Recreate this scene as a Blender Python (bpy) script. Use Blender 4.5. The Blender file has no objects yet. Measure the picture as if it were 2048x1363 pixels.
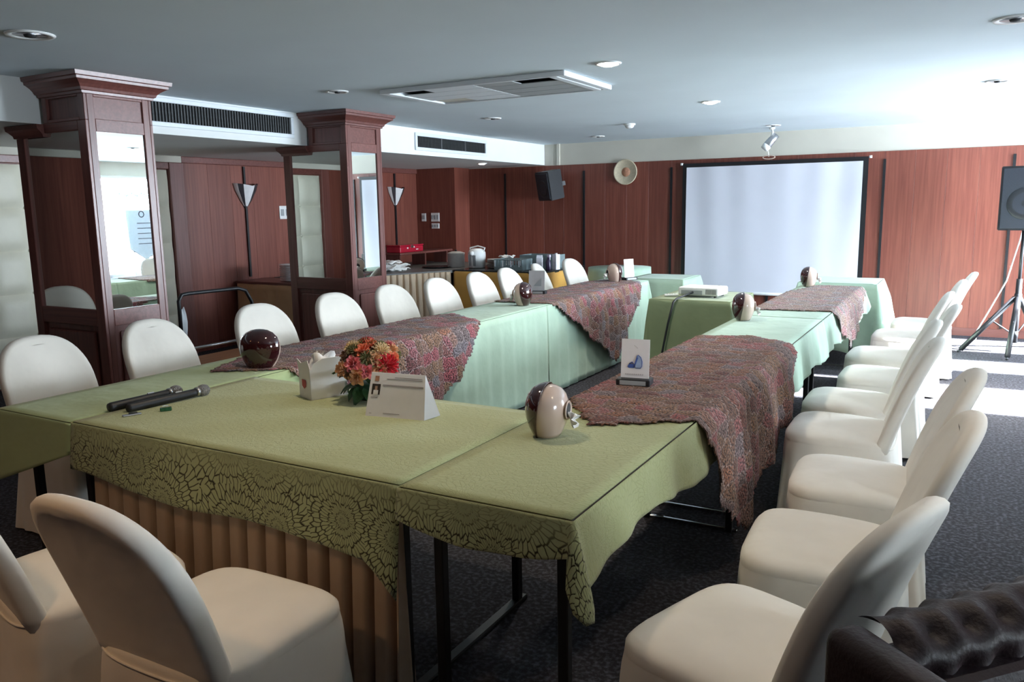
import bpy, bmesh, math, random
from mathutils import Vector, Matrix, noise
random.seed(7)
PI = math.pi
scene = bpy.context.scene
C = scene.collection

# ------------------------------------------------------------------ camera
CAM_H = 1.54
YAW, PITCH, ROLL = math.radians(-29.591), math.radians(-9.446), math.radians(-0.892)
cyw, syw, cpt, spt = math.cos(YAW), math.sin(YAW), math.cos(PITCH), math.sin(PITCH)
Fv = Vector((syw * cpt, cyw * cpt, spt)); Rv = Vector((cyw, -syw, 0)); Uv = Rv.cross(Fv)
R2 = Rv * math.cos(ROLL) + Uv * math.sin(ROLL); U2 = -Rv * math.sin(ROLL) + Uv * math.cos(ROLL)
cam = bpy.data.objects.new('camera', bpy.data.cameras.new('camera')); C.objects.link(cam)
cam.data.sensor_width = 36; cam.data.lens = 36 * 1606.2 / 2048; cam.data.clip_start = 0.05
mw = Matrix((R2, U2, -Fv)).transposed().to_4x4(); mw.translation = (0, 0, CAM_H)
cam.matrix_world = mw
scene.camera = cam

# ------------------------------------------------------------------ light and exposure
scene.view_settings.view_transform = 'Standard'
scene.view_settings.look = 'None'
scene.view_settings.gamma = 1
scene.view_settings.use_curve_mapping = False
scene.view_settings.exposure = 0.84
world = bpy.data.worlds.new('sky'); scene.world = world; world.use_nodes = True
bg = world.node_tree.nodes['Background']
bg.inputs[0].default_value = (0.80, 0.90, 1.0, 1); bg.inputs[1].default_value = 45
sun = bpy.data.objects.new('sun', bpy.data.lights.new('sun', 'SUN')); C.objects.link(sun)
sun.data.energy = 150; sun.data.angle = math.radians(1.5); sun.data.color = (0.95, 0.98, 1.0)
SUN_EL = math.radians(25)
sun.rotation_euler = Vector((-math.cos(SUN_EL), -0.03, -math.sin(SUN_EL))).to_track_quat('-Z', 'Y').to_euler()
scene.cycles.max_bounces = 10; scene.cycles.diffuse_bounces = 6
scene.cycles.sample_clamp_indirect = 8

# ------------------------------------------------------------------ helpers
def link(o, parent=None):
    C.objects.link(o)
    if parent is not None: o.parent = parent
    return o

def mesh(name, verts, faces, mat=None, parent=None, smooth=False, loc=None, rotz=0):
    me = bpy.data.meshes.new(name); me.from_pydata([tuple(v) for v in verts], [], faces); me.update()
    if mat: me.materials.append(mat)
    if smooth:
        me.polygons.foreach_set('use_smooth', [True] * len(me.polygons))
    o = bpy.data.objects.new(name, me)
    if loc: o.location = loc
    o.rotation_euler.z = rotz
    return link(o, parent)

def from_bm(name, bm, mat=None, parent=None, smooth=False, loc=None):
    bmesh.ops.recalc_face_normals(bm, faces=bm.faces)
    me = bpy.data.meshes.new(name); bm.to_mesh(me); bm.free()
    if mat: me.materials.append(mat)
    if smooth: me.polygons.foreach_set('use_smooth', [True] * len(me.polygons))
    o = bpy.data.objects.new(name, me)
    if loc: o.location = loc
    return link(o, parent)

def bm_box(bm, x0, x1, y0, y1, z0, z1, bev=0.0, seg=2):
    r = bmesh.ops.create_cube(bm, size=1)
    vs = r['verts']
    for v in vs:
        v.co = Vector((x0 + (v.co.x + .5) * (x1 - x0), y0 + (v.co.y + .5) * (y1 - y0), z0 + (v.co.z + .5) * (z1 - z0)))
    if bev > 0:
        es = {e for v in vs for e in v.link_edges}
        bmesh.ops.bevel(bm, geom=list(es), offset=bev, segments=seg, affect='EDGES', profile=.5)

def box(name, x0, x1, y0, y1, z0, z1, mat, parent=None, bev=0.0, seg=2):
    bm = bmesh.new(); bm_box(bm, x0, x1, y0, y1, z0, z1, bev, seg)
    return from_bm(name, bm, mat, parent)

def boxes(name, lst, mat, parent=None, bev=0.0):
    bm = bmesh.new()
    for b in lst: bm_box(bm, *b, bev)
    return from_bm(name, bm, mat, parent)

def lathe(name, prof, mat, parent=None, n=32, loc=None, smooth=True, sx=1, sy=1):
    """prof: list of (r, z) from bottom to top"""
    V, Fc = [], []
    for r, z in prof:
        for i in range(n):
            a = 2 * PI * i / n; V.append((r * math.cos(a) * sx, r * math.sin(a) * sy, z))
    for k in range(len(prof) - 1):
        for i in range(n):
            j = (i + 1) % n; Fc.append((k * n + i, k * n + j, (k + 1) * n + j, (k + 1) * n + i))
    if prof[0][0] > 1e-6: Fc.append(tuple(reversed(range(n))))
    if prof[-1][0] > 1e-6: Fc.append(tuple(range((len(prof) - 1) * n, len(prof) * n)))
    return mesh(name, V, Fc, mat, parent, smooth, loc)

def tube(name, pts, r, mat, parent=None, n=10, closed=False):
    """sweep a circle along pts (r number or list)"""
    P = [Vector(p) for p in pts]; m = len(P); V, Fc = [], []
    up = Vector((0, 0, 1)); prevx = None
    for i, p in enumerate(P):
        a = P[max(i - 1, 0)]; b = P[min(i + 1, m - 1)]
        if closed: a = P[(i - 1) % m]; b = P[(i + 1) % m]
        d = (b - a).normalized()
        ref = prevx if prevx is not None else (up if abs(d.z) < .9 else Vector((1, 0, 0)))
        x = (ref - d * ref.dot(d))
        if prevx is None: x = d.cross(ref)
        x.normalize(); y = d.cross(x); prevx = x
        rr = r[i] if isinstance(r, (list, tuple)) else r
        for k in range(n):
            t = 2 * PI * k / n; V.append(p + x * math.cos(t) * rr + y * math.sin(t) * rr)
    rng = m if closed else m - 1
    for i in range(rng):
        i2 = (i + 1) % m
        for k in range(n):
            k2 = (k + 1) % n; Fc.append((i * n + k, i * n + k2, i2 * n + k2, i2 * n + k))
    if not closed:
        Fc.append(tuple(reversed(range(n)))); Fc.append(tuple(range((m - 1) * n, m * n)))
    return mesh(name, V, Fc, mat, parent, True)

def empty(name, loc=(0, 0, 0), rotz=0):
    o = bpy.data.objects.new(name, None); C.objects.link(o)
    o.location = loc; o.rotation_euler.z = rotz; o.empty_display_size = .1
    return o

def tag(o, label, cat, group=None, kind=None):
    o['label'] = label; o['category'] = cat
    if group: o['group'] = group
    if kind: o['kind'] = kind
    return o

def thing(name, label, cat, loc=(0, 0, 0), rotz=0, group=None):
    return tag(empty(name, loc, rotz), label, cat, group)

def struct(o, label=None):
    o['kind'] = 'structure'
    if label: o['label'] = label
    return o

def copy_tree(o, parent=None):
    c = o.copy(); C.objects.link(c)
    if parent is not None: c.parent = parent
    for ch in list(o.children): copy_tree(ch, c)
    return c

# ------------------------------------------------------------------ materials
def nmat(name):
    m = bpy.data.materials.new(name); m.use_nodes = True
    nt = m.node_tree; b = nt.nodes['Principled BSDF']
    return m, nt, b

def N(nt, kind, **kw):
    n = nt.nodes.new(kind)
    for k, v in kw.items(): setattr(n, k, v)
    return n

def sin(n, **kw):
    for k, v in kw.items():
        n.inputs[k.replace('_', ' ')].default_value = v
    return n

def plain(name, col, rough=.6, var=.08, scale=20, bump=0.0, bscale=None, metal=0, spec=.5, coat=0, sheen=0, trans=0):
    m, nt, b = nmat(name)
    tc = N(nt, 'ShaderNodeTexCoord'); nz = N(nt, 'ShaderNodeTexNoise'); nz.inputs['Scale'].default_value = scale
    nt.links.new(tc.outputs['Object'], nz.inputs['Vector'])
    rp = N(nt, 'ShaderNodeValToRGB')
    rp.color_ramp.elements[0].position = .3; rp.color_ramp.elements[1].position = .7
    rp.color_ramp.elements[0].color = (*[c * (1 - var) for c in col], 1); rp.color_ramp.elements[1].color = (*[min(1, c * (1 + var)) for c in col], 1)
    nt.links.new(nz.outputs['Fac'], rp.inputs['Fac']); nt.links.new(rp.outputs['Color'], b.inputs['Base Color'])
    b.inputs['Roughness'].default_value = rough; b.inputs['Metallic'].default_value = metal
    b.inputs['Specular IOR Level'].default_value = spec; b.inputs['Coat Weight'].default_value = coat
    b.inputs['Sheen Weight'].default_value = sheen
    if trans: b.inputs['Transmission Weight'].default_value = trans
    if bump:
        n2 = N(nt, 'ShaderNodeTexNoise'); n2.inputs['Scale'].default_value = bscale or scale * 4
        nt.links.new(tc.outputs['Object'], n2.inputs['Vector'])
        bp = N(nt, 'ShaderNodeBump'); bp.inputs['Strength'].default_value = bump; bp.inputs['Distance'].default_value = .01
        nt.links.new(n2.outputs['Fac'], bp.inputs['Height']); nt.links.new(bp.outputs['Normal'], b.inputs['Normal'])
    return m

def wood(name, c0, c1, rough=.42, axis='Z', grain=26, coat=0.0):
    m, nt, b = nmat(name)
    tc = N(nt, 'ShaderNodeTexCoord'); mp = N(nt, 'ShaderNodeMapping')
    s = {'Z': (grain, grain, .9), 'X': (.9, grain, grain), 'Y': (grain, .9, grain)}[axis]
    mp.inputs['Scale'].default_value = s
    oi = N(nt, 'ShaderNodeObjectInfo'); ad = N(nt, 'ShaderNodeVectorMath', operation='ADD')
    nt.links.new(tc.outputs['Object'], ad.inputs[0]); nt.links.new(oi.outputs['Random'], ad.inputs[1])
    nt.links.new(ad.outputs[0], mp.inputs['Vector'])
    nz = N(nt, 'ShaderNodeTexNoise'); nz.inputs['Scale'].default_value = 1.6; nz.inputs['Detail'].default_value = 5; nz.inputs['Distortion'].default_value = .6
    nt.links.new(mp.outputs[0], nz.inputs['Vector'])
    rp = N(nt, 'ShaderNodeValToRGB'); rp.color_ramp.elements[0].position = .32; rp.color_ramp.elements[1].position = .68
    rp.color_ramp.elements[0].color = (*c0, 1); rp.color_ramp.elements[1].color = (*c1, 1)
    nt.links.new(nz.outputs['Fac'], rp.inputs['Fac'])
    hv = N(nt, 'ShaderNodeHueSaturation'); ma = N(nt, 'ShaderNodeMapRange')
    ma.inputs['To Min'].default_value = .88; ma.inputs['To Max'].default_value = 1.12
    nt.links.new(oi.outputs['Random'], ma.inputs['Value']); nt.links.new(ma.outputs[0], hv.inputs['Value'])
    nt.links.new(rp.outputs['Color'], hv.inputs['Color']); nt.links.new(hv.outputs[0], b.inputs['Base Color'])
    b.inputs['Roughness'].default_value = rough; b.inputs['Coat Weight'].default_value = coat; b.inputs['Coat Roughness'].default_value = .25
    bp = N(nt, 'ShaderNodeBump'); bp.inputs['Strength'].default_value = .08; bp.inputs['Distance'].default_value = .004
    nt.links.new(nz.outputs['Fac'], bp.inputs['Height']); nt.links.new(bp.outputs['Normal'], b.inputs['Normal'])
    return m

def emis(name, col, st):
    m, nt, b = nmat(name)
    b.inputs['Base Color'].default_value = (*col, 1); b.inputs['Emission Color'].default_value = (*col, 1); b.inputs['Emission Strength'].default_value = st
    return m

def fabric(name, col, rough=.85, wr=.25, wscale=5, weave=900, var=.05, sheen=.2):
    """woven cloth: fine weave plus broad soft creases"""
    m, nt, b = nmat(name)
    tc = N(nt, 'ShaderNodeTexCoord')
    n1 = N(nt, 'ShaderNodeTexNoise'); n1.inputs['Scale'].default_value = wscale; n1.inputs['Detail'].default_value = 3
    n2 = N(nt, 'ShaderNodeTexNoise'); n2.inputs['Scale'].default_value = weave
    nt.links.new(tc.outputs['Object'], n1.inputs['Vector']); nt.links.new(tc.outputs['Object'], n2.inputs['Vector'])
    rp = N(nt, 'ShaderNodeValToRGB'); rp.color_ramp.elements[0].position = .3; rp.color_ramp.elements[1].position = .7
    rp.color_ramp.elements[0].color = (*[c * (1 - var) for c in col], 1); rp.color_ramp.elements[1].color = (*[min(1, c * (1 + var)) for c in col], 1)
    nt.links.new(n1.outputs['Fac'], rp.inputs['Fac']); nt.links.new(rp.outputs['Color'], b.inputs['Base Color'])
    b.inputs['Roughness'].default_value = rough; b.inputs['Sheen Weight'].default_value = sheen; b.inputs['Specular IOR Level'].default_value = .25
    b1 = N(nt, 'ShaderNodeBump'); b1.inputs['Strength'].default_value = wr; b1.inputs['Distance'].default_value = .03
    b2 = N(nt, 'ShaderNodeBump'); b2.inputs['Strength'].default_value = .08; b2.inputs['Distance'].default_value = .002
    nt.links.new(n1.outputs['Fac'], b1.inputs['Height']); nt.links.new(n2.outputs['Fac'], b2.inputs['Height'])
    nt.links.new(b1.outputs['Normal'], b2.inputs['Normal']); nt.links.new(b2.outputs['Normal'], b.inputs['Normal'])
    return m

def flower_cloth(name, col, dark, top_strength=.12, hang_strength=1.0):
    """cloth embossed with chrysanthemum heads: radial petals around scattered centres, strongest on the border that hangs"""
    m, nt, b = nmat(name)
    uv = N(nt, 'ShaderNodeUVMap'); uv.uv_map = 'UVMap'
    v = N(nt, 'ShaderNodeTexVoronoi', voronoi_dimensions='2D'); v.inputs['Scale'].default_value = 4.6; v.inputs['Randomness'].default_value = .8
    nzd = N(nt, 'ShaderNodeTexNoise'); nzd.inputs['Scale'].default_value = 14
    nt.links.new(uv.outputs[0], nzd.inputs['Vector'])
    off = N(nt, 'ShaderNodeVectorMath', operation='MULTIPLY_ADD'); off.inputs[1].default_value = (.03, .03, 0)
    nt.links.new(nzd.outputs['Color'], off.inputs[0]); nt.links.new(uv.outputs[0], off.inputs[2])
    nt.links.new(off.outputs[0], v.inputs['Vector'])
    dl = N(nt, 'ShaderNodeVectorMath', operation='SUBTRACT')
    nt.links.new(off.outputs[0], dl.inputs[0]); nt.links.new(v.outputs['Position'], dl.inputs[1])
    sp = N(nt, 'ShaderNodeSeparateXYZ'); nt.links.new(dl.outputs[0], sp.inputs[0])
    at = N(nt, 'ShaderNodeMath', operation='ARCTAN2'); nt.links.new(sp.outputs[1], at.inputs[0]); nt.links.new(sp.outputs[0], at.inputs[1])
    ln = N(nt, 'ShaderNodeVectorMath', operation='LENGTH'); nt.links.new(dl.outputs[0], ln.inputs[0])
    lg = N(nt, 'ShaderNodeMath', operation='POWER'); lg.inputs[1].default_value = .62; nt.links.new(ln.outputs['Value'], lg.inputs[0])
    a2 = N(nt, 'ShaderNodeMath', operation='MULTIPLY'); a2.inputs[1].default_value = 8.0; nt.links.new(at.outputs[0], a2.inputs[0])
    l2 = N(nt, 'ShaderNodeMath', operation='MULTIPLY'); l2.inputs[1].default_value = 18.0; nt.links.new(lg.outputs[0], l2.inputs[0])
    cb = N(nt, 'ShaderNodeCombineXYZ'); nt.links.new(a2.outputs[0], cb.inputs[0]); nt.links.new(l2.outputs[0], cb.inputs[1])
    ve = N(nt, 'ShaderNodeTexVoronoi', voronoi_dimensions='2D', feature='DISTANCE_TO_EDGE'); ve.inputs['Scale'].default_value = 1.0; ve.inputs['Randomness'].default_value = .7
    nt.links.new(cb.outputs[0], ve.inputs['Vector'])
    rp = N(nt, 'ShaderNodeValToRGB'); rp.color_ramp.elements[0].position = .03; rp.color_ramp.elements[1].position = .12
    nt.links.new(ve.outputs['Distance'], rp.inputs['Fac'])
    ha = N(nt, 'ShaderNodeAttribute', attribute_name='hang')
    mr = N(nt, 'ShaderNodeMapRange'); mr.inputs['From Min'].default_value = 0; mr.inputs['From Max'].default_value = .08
    mr.inputs['To Min'].default_value = top_strength; mr.inputs['To Max'].default_value = hang_strength  # raking-light contrast painted in: pattern faint on top, strong on the drop
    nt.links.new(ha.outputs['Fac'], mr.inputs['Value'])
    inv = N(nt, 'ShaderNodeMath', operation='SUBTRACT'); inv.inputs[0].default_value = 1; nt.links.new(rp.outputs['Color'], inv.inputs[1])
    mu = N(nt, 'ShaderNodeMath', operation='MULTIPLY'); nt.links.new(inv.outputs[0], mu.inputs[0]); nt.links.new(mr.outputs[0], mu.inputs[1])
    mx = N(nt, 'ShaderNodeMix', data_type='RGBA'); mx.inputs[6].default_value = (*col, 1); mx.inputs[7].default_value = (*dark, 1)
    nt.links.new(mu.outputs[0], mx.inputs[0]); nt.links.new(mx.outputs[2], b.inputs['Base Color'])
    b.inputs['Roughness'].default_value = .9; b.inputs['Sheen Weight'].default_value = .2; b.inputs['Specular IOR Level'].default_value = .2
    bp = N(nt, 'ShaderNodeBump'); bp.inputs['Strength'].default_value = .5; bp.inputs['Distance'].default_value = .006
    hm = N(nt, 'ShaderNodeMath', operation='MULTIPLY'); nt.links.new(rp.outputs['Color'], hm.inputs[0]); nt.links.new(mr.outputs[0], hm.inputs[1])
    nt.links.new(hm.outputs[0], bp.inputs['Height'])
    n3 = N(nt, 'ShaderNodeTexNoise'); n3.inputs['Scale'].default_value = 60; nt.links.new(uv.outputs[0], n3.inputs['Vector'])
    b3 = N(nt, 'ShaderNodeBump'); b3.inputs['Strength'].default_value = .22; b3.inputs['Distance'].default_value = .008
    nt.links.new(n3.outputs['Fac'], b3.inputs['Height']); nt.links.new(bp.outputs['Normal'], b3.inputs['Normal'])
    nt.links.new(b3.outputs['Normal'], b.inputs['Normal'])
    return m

def crochet(name, base, amt):
    """floral lace runner: thread rosettes of brown, rust, rose, slate and cream with pale picot outlines"""
    m, nt, b = nmat(name)
    L = nt.links.new
    uv = N(nt, 'ShaderNodeUVMap'); uv.uv_map = 'UVMap'
    wn = N(nt, 'ShaderNodeTexNoise'); wn.inputs['Scale'].default_value = 30; L(uv.outputs[0], wn.inputs['Vector'])
    wp = N(nt, 'ShaderNodeVectorMath', operation='MULTIPLY_ADD'); wp.inputs[1].default_value = (.03, .03, 0); L(wn.outputs['Color'], wp.inputs[0]); L(uv.outputs[0], wp.inputs[2])
    v = N(nt, 'ShaderNodeTexVoronoi', voronoi_dimensions='2D'); ve = N(nt, 'ShaderNodeTexVoronoi', voronoi_dimensions='2D', feature='DISTANCE_TO_EDGE')
    for q in (v, ve): q.inputs['Scale'].default_value = 12.5; q.inputs['Randomness'].default_value = .8; L(wp.outputs[0], q.inputs['Vector'])
    sp = N(nt, 'ShaderNodeSeparateColor'); L(v.outputs['Color'], sp.inputs[0])
    rp = N(nt, 'ShaderNodeValToRGB'); cr = rp.color_ramp; cr.interpolation = 'CONSTANT'
    cols = [(.19, .09, .06), (.30, .10, .10), (.17, .15, .17), (.42, .08, .12), (.30, .17, .09), (.16, .03, .04), (.21, .22, .28), (.34, .13, .06), (.22, .13, .08), (.36, .21, .17), (.13, .07, .06), (.40, .13, .17)]
    while len(cr.elements) < len(cols): cr.elements.new(.5)
    for i, c in enumerate(cols): cr.elements[i].position = i / len(cols); cr.elements[i].color = (*c, 1)
    L(sp.outputs[0], rp.inputs['Fac'])
    dl = N(nt, 'ShaderNodeVectorMath', operation='SUBTRACT'); L(wp.outputs[0], dl.inputs[0]); L(v.outputs['Position'], dl.inputs[1])
    s2 = N(nt, 'ShaderNodeSeparateXYZ'); L(dl.outputs[0], s2.inputs[0])
    at = N(nt, 'ShaderNodeMath', operation='ARCTAN2'); L(s2.outputs[1], at.inputs[0]); L(s2.outputs[0], at.inputs[1])
    m1 = N(nt, 'ShaderNodeMath', operation='MULTIPLY'); m1.inputs[1].default_value = 6; L(at.outputs[0], m1.inputs[0])
    d9 = N(nt, 'ShaderNodeMath', operation='MULTIPLY_ADD'); d9.inputs[1].default_value = 22; L(v.outputs['Distance'], d9.inputs[0]); L(m1.outputs[0], d9.inputs[2])
    s3 = N(nt, 'ShaderNodeMath', operation='SINE'); L(d9.outputs[0], s3.inputs[0])
    nz = N(nt, 'ShaderNodeTexNoise'); nz.inputs['Scale'].default_value = 110; nz.inputs['Detail'].default_value = 3; L(uv.outputs[0], nz.inputs['Vector'])
    h = N(nt, 'ShaderNodeMath', operation='MULTIPLY_ADD'); h.inputs[1].default_value = .07; L(s3.outputs[0], h.inputs[0]); L(nz.outputs['Fac'], h.inputs[2])
    hr = N(nt, 'ShaderNodeValToRGB'); hr.color_ramp.elements[0].position = .34; hr.color_ramp.elements[1].position = .66
    hr.color_ramp.elements[0].color = (.10, .07, .06, 1); hr.color_ramp.elements[1].color = (1.25, 1.2, 1.15, 1)
    L(h.outputs[0], hr.inputs['Fac'])
    mx = N(nt, 'ShaderNodeMix', data_type='RGBA', blend_type='MULTIPLY'); mx.inputs[0].default_value = 1
    mb = N(nt, 'ShaderNodeMix', data_type='RGBA'); mb.inputs[0].default_value = amt; mb.inputs[7].default_value = (*base, 1)
    L(rp.outputs['Color'], mb.inputs[6]); L(mb.outputs[2], mx.inputs[6]); L(hr.outputs['Color'], mx.inputs[7])
    ed = N(nt, 'ShaderNodeMapRange'); ed.inputs['From Min'].default_value = .10; ed.inputs['From Max'].default_value = .02; L(ve.outputs['Distance'], ed.inputs['Value'])
    nb = N(nt, 'ShaderNodeMapRange'); nb.inputs['From Min'].default_value = .48; nb.inputs['From Max'].default_value = .60; L(nz.outputs['Fac'], nb.inputs['Value'])
    e2 = N(nt, 'ShaderNodeMath', operation='MULTIPLY'); L(ed.outputs[0], e2.inputs[0]); L(nb.outputs[0], e2.inputs[1])
    m2 = N(nt, 'ShaderNodeMix', data_type='RGBA'); m2.inputs[7].default_value = (*[.6 * q + .22 for q in base], 1)
    L(e2.outputs[0], m2.inputs[0]); L(mx.outputs[2], m2.inputs[6]); L(m2.outputs[2], b.inputs['Base Color'])
    b.inputs['Roughness'].default_value = .85; b.inputs['Sheen Weight'].default_value = .15; b.inputs['Specular IOR Level'].default_value = .3
    hh = N(nt, 'ShaderNodeMath', operation='MULTIPLY_ADD'); hh.inputs[1].default_value = 1.2; L(ve.outputs['Distance'], hh.inputs[0]); L(h.outputs[0], hh.inputs[2])
    bp = N(nt, 'ShaderNodeBump'); bp.inputs['Strength'].default_value = 1.0; bp.inputs['Distance'].default_value = .014
    L(hh.outputs[0], bp.inputs['Height']); L(bp.outputs['Normal'], b.inputs['Normal'])
    return m

M = {}
M['ceiling'] = plain('ceiling_paint', (.60, .67, .71), .8, .02, 2, .03, 200)
M['plaster'] = plain('soffit_paint', (.74, .75, .74), .8, .02, 3, .03, 200)
M['beige'] = plain('beige_wall_paint', (.56, .53, .46), .8, .03, 3, .03, 200)
M['wood'] = wood('red_veneer', (.148, .037, .026), (.215, .066, .043), .42)
M['wood_x'] = wood('red_veneer_cross', (.135, .030, .021), (.205, .055, .036), .42, 'X')
M['colwood'] = wood('mahogany_stain', (.125, .040, .033), (.190, .068, .055), .38, 'Z', 30, .2)
M['colwood_h'] = wood('mahogany_stain_rail', (.125, .040, .033), (.190, .068, .055), .38, 'X', 30, .2)
M['black'] = plain('black_metal', (.007, .007, .009), .45, .1)
M['blackplastic'] = plain('black_plastic', (.009, .010, .013), .5, .1, 60, .1, 400)
M['mirror'] = plain('mirror_glass', (.80, .84, .82), .012, .0, 1, metal=1)
M['chair'] = fabric('cream_stretch_cover', (.82, .765, .685), .75, .30, 4.5)
M['tuft'] = plain('cream_leatherette', (.70, .67, .55), .5, .04, 6, .05, 60)
M['mint'] = fabric('mint_cotton', (.38, .51, .40), .85, .35, 6)
M['mint_flower'] = flower_cloth('sage_embossed_cotton', (.39, .42, .22), (.028, .024, .010))  # warm lamp light put into the green base colour
M['mint_plain_near'] = fabric('sage_cotton', (.38, .46, .24), .85, .35, 6)  # near copy of the mint cotton, warm light put into its colour
M['mint_dark'] = fabric('olive_cotton', (.23, .275, .155), .85, .35, 6)  # mint cotton darkened, shade put into its colour
M['beigecloth'] = fabric('beige_satin_skirting', (.46, .33, .23), .55, .2, 6)
M['buffetcloth'] = fabric('sand_satin_skirting', (.62, .48, .34), .55, .2, 6)
M['goldcloth'] = fabric('gold_satin_cloth', (.68, .37, .085), .45, .35, 5)
M['tancloth'] = fabric('tan_satin_cloth', (.66, .40, .22), .45, .35, 5)
M['runner_rose'] = crochet('crochet_rose_flowers', (.34, .22, .22), .25)
M['runner_brown'] = crochet('crochet_brown_flowers', (.25, .10, .05), .48)
M['runner_pale'] = crochet('crochet_pale_flowers', (.42, .34, .32), .5)  # crochet paled, sun glare put into the thread colours
M['tabletop'] = wood('table_laminate', (.10, .06, .04), (.14, .09, .06), .5, 'X')
M['chrome'] = plain('chrome', (.75, .75, .76), .12, .02, metal=1)
M['steel'] = plain('brushed_steel', (.5, .5, .52), .35, .05, metal=1)
M['alu'] = plain('white_powder_coat', (.72, .76, .80), .4, .02)
M['dark'] = plain('dark_void', (.02, .02, .022), .7, .1)
M['grille'] = plain('grey_filter_mesh', (.10, .105, .11), .6, .2, 60)
M['white'] = plain('white_plastic', (.80, .80, .79), .35, .02)
M['paper'] = plain('white_card', (.80, .78, .80), .6, .02)
M['maroon'] = plain('maroon_glaze', (.032, .006, .007), .08, .15, 6, coat=1)
M['cream'] = plain('cream_glaze', (.55, .42, .35), .22, .04, 6, coat=.6)
M['tissue'] = plain('tissue_paper', (.85, .84, .82), .9, .02, 20, .1, 80)
M['screen'] = plain('projection_cloth', (.64, .64, .71), .8, .015, 3)
M['carpet'] = None

# carpet: charcoal pile with small pale flecks
m, nt, b = nmat('charcoal_fleck_carpet')
tc = N(nt, 'ShaderNodeTexCoord')
n1 = N(nt, 'ShaderNodeTexNoise'); n1.inputs['Scale'].default_value = 55; n1.inputs['Detail'].default_value = 4
n2 = N(nt, 'ShaderNodeTexNoise'); n2.inputs['Scale'].default_value = 420
for n in (n1, n2): nt.links.new(tc.outputs['Object'], n.inputs['Vector'])
rp = N(nt, 'ShaderNodeValToRGB'); e = rp.color_ramp.elements
e[0].position = .45; e[0].color = (.030, .028, .032, 1); e[1].position = .70; e[1].color = (.105, .10, .12, 1)
nt.links.new(n1.outputs['Fac'], rp.inputs['Fac']); nt.links.new(rp.outputs['Color'], b.inputs['Base Color'])
b.inputs['Roughness'].default_value = .95; b.inputs['Specular IOR Level'].default_value = .2
bp = N(nt, 'ShaderNodeBump'); bp.inputs['Strength'].default_value = .6; bp.inputs['Distance'].default_value = .006
nt.links.new(n2.outputs['Fac'], bp.inputs['Height']); nt.links.new(bp.outputs['Normal'], b.inputs['Normal'])
M['carpet'] = m

# ------------------------------------------------------------------ the room
XL, XR, YB, YF, CE, SO = -7.40, 3.0, -3.0, 10.54, 2.415, 2.13
SX = -5.40                       # room-side face of the bulkhead
struct(box('floor', XL - .2, XR + .2, YB - .2, YF + .2, -.12, 0, M['carpet']), 'charcoal carpet with pale flecks')
struct(box('ceiling', XL - .2, XR + .2, YB - .2, YF + .2, CE, CE + .15, M['ceiling']), 'flat painted ceiling with recessed lights')
struct(box('trim_1', XL, SX, YB, YF, SO, CE, M['plaster']), 'white lowered bulkhead over the left alcove')
struct(box('wall_back', XL, XR, YB - .15, YB, 0, CE, M['wood']))

def panel_wall(name, label, horizontal, fixed, a0, a1, seams, zt, mat, behind, sgn):
    """backing wall with veneer planks as pieces; sgn: side of the wall the planks stand on"""
    if horizontal: w = box(name, a0, a1, fixed, fixed + .15, 0, CE, behind)
    else: w = box(name, fixed - .15, fixed, a0, a1, 0, CE, behind)
    struct(w, label)
    for s0, s1 in zip(seams[:-1], seams[1:]):
        n = max(1, round((s1 - s0) / .32)); d = (s1 - s0) / n
        for i in range(n):
            p0, p1 = s0 + i * d + .0007, s0 + (i + 1) * d - .0007
            if horizontal: box('plank', p0, p1, fixed - .014, fixed + .001, .09, zt, mat, w, .001, 1)
            else: box('plank', fixed - .001, fixed + .014, p0, p1, .09, zt, mat, w, .001, 1)
    return w

XBOX, YBOX = -6.69, 10.13
far_seams = [XBOX, -6.05, -4.77, -3.50, -2.21, -.92, .375, 1.65, XR]
wf = panel_wall('wall_far', 'far wall of red wood planks below a beige band', True, YF, XL, XR, far_seams, 2.12, M['wood'], M['beige'], -1)
for s in far_seams[1:-1]:
    box('cover_strip', s - .014, s + .014, YF - .030, YF - .013, .1, 2.03, M['black'], wf)
box('conduit', -5.19, -5.15, YF - .03, YF, 2.12, CE, M['beige'], wf)
struct(box('baseboard_far', XBOX, XR, YF - .022, YF - .002, 0, .09, M['colwood_h']))
# corner pier and left (alcove) wall
pier = struct(box('trim_2', XL, XBOX, YBOX, YF, 0, SO, M['wood']), 'wood clad pier in the alcove corner')
wl = panel_wall('wall_left', 'left alcove wall of red wood planks', False, XL, YB, YF, [5.92, 7.2, 8.5, YBOX], 2.06, M['wood'], M['wood'], 1)
box('crown_moulding', XL, XL + .035, 5.9, YBOX, 2.06, SO, M['colwood_h'], wl, .008)
box('crown_moulding', XL, XL + .035, YB, 5.9, 2.06, SO, M['beige'], wl, .008)
for y0, y1 in ((3.30, 3.44), (5.72, 5.90)):
    box('door_jamb', XL, XL + .06, y0, y1, 0, 2.06, M['colwood'], wl, .006)
box('door_jamb', XL, XL + .05, 3.44, 5.72, 1.99, 2.06, M['colwood_h'], wl, .006)

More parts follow.
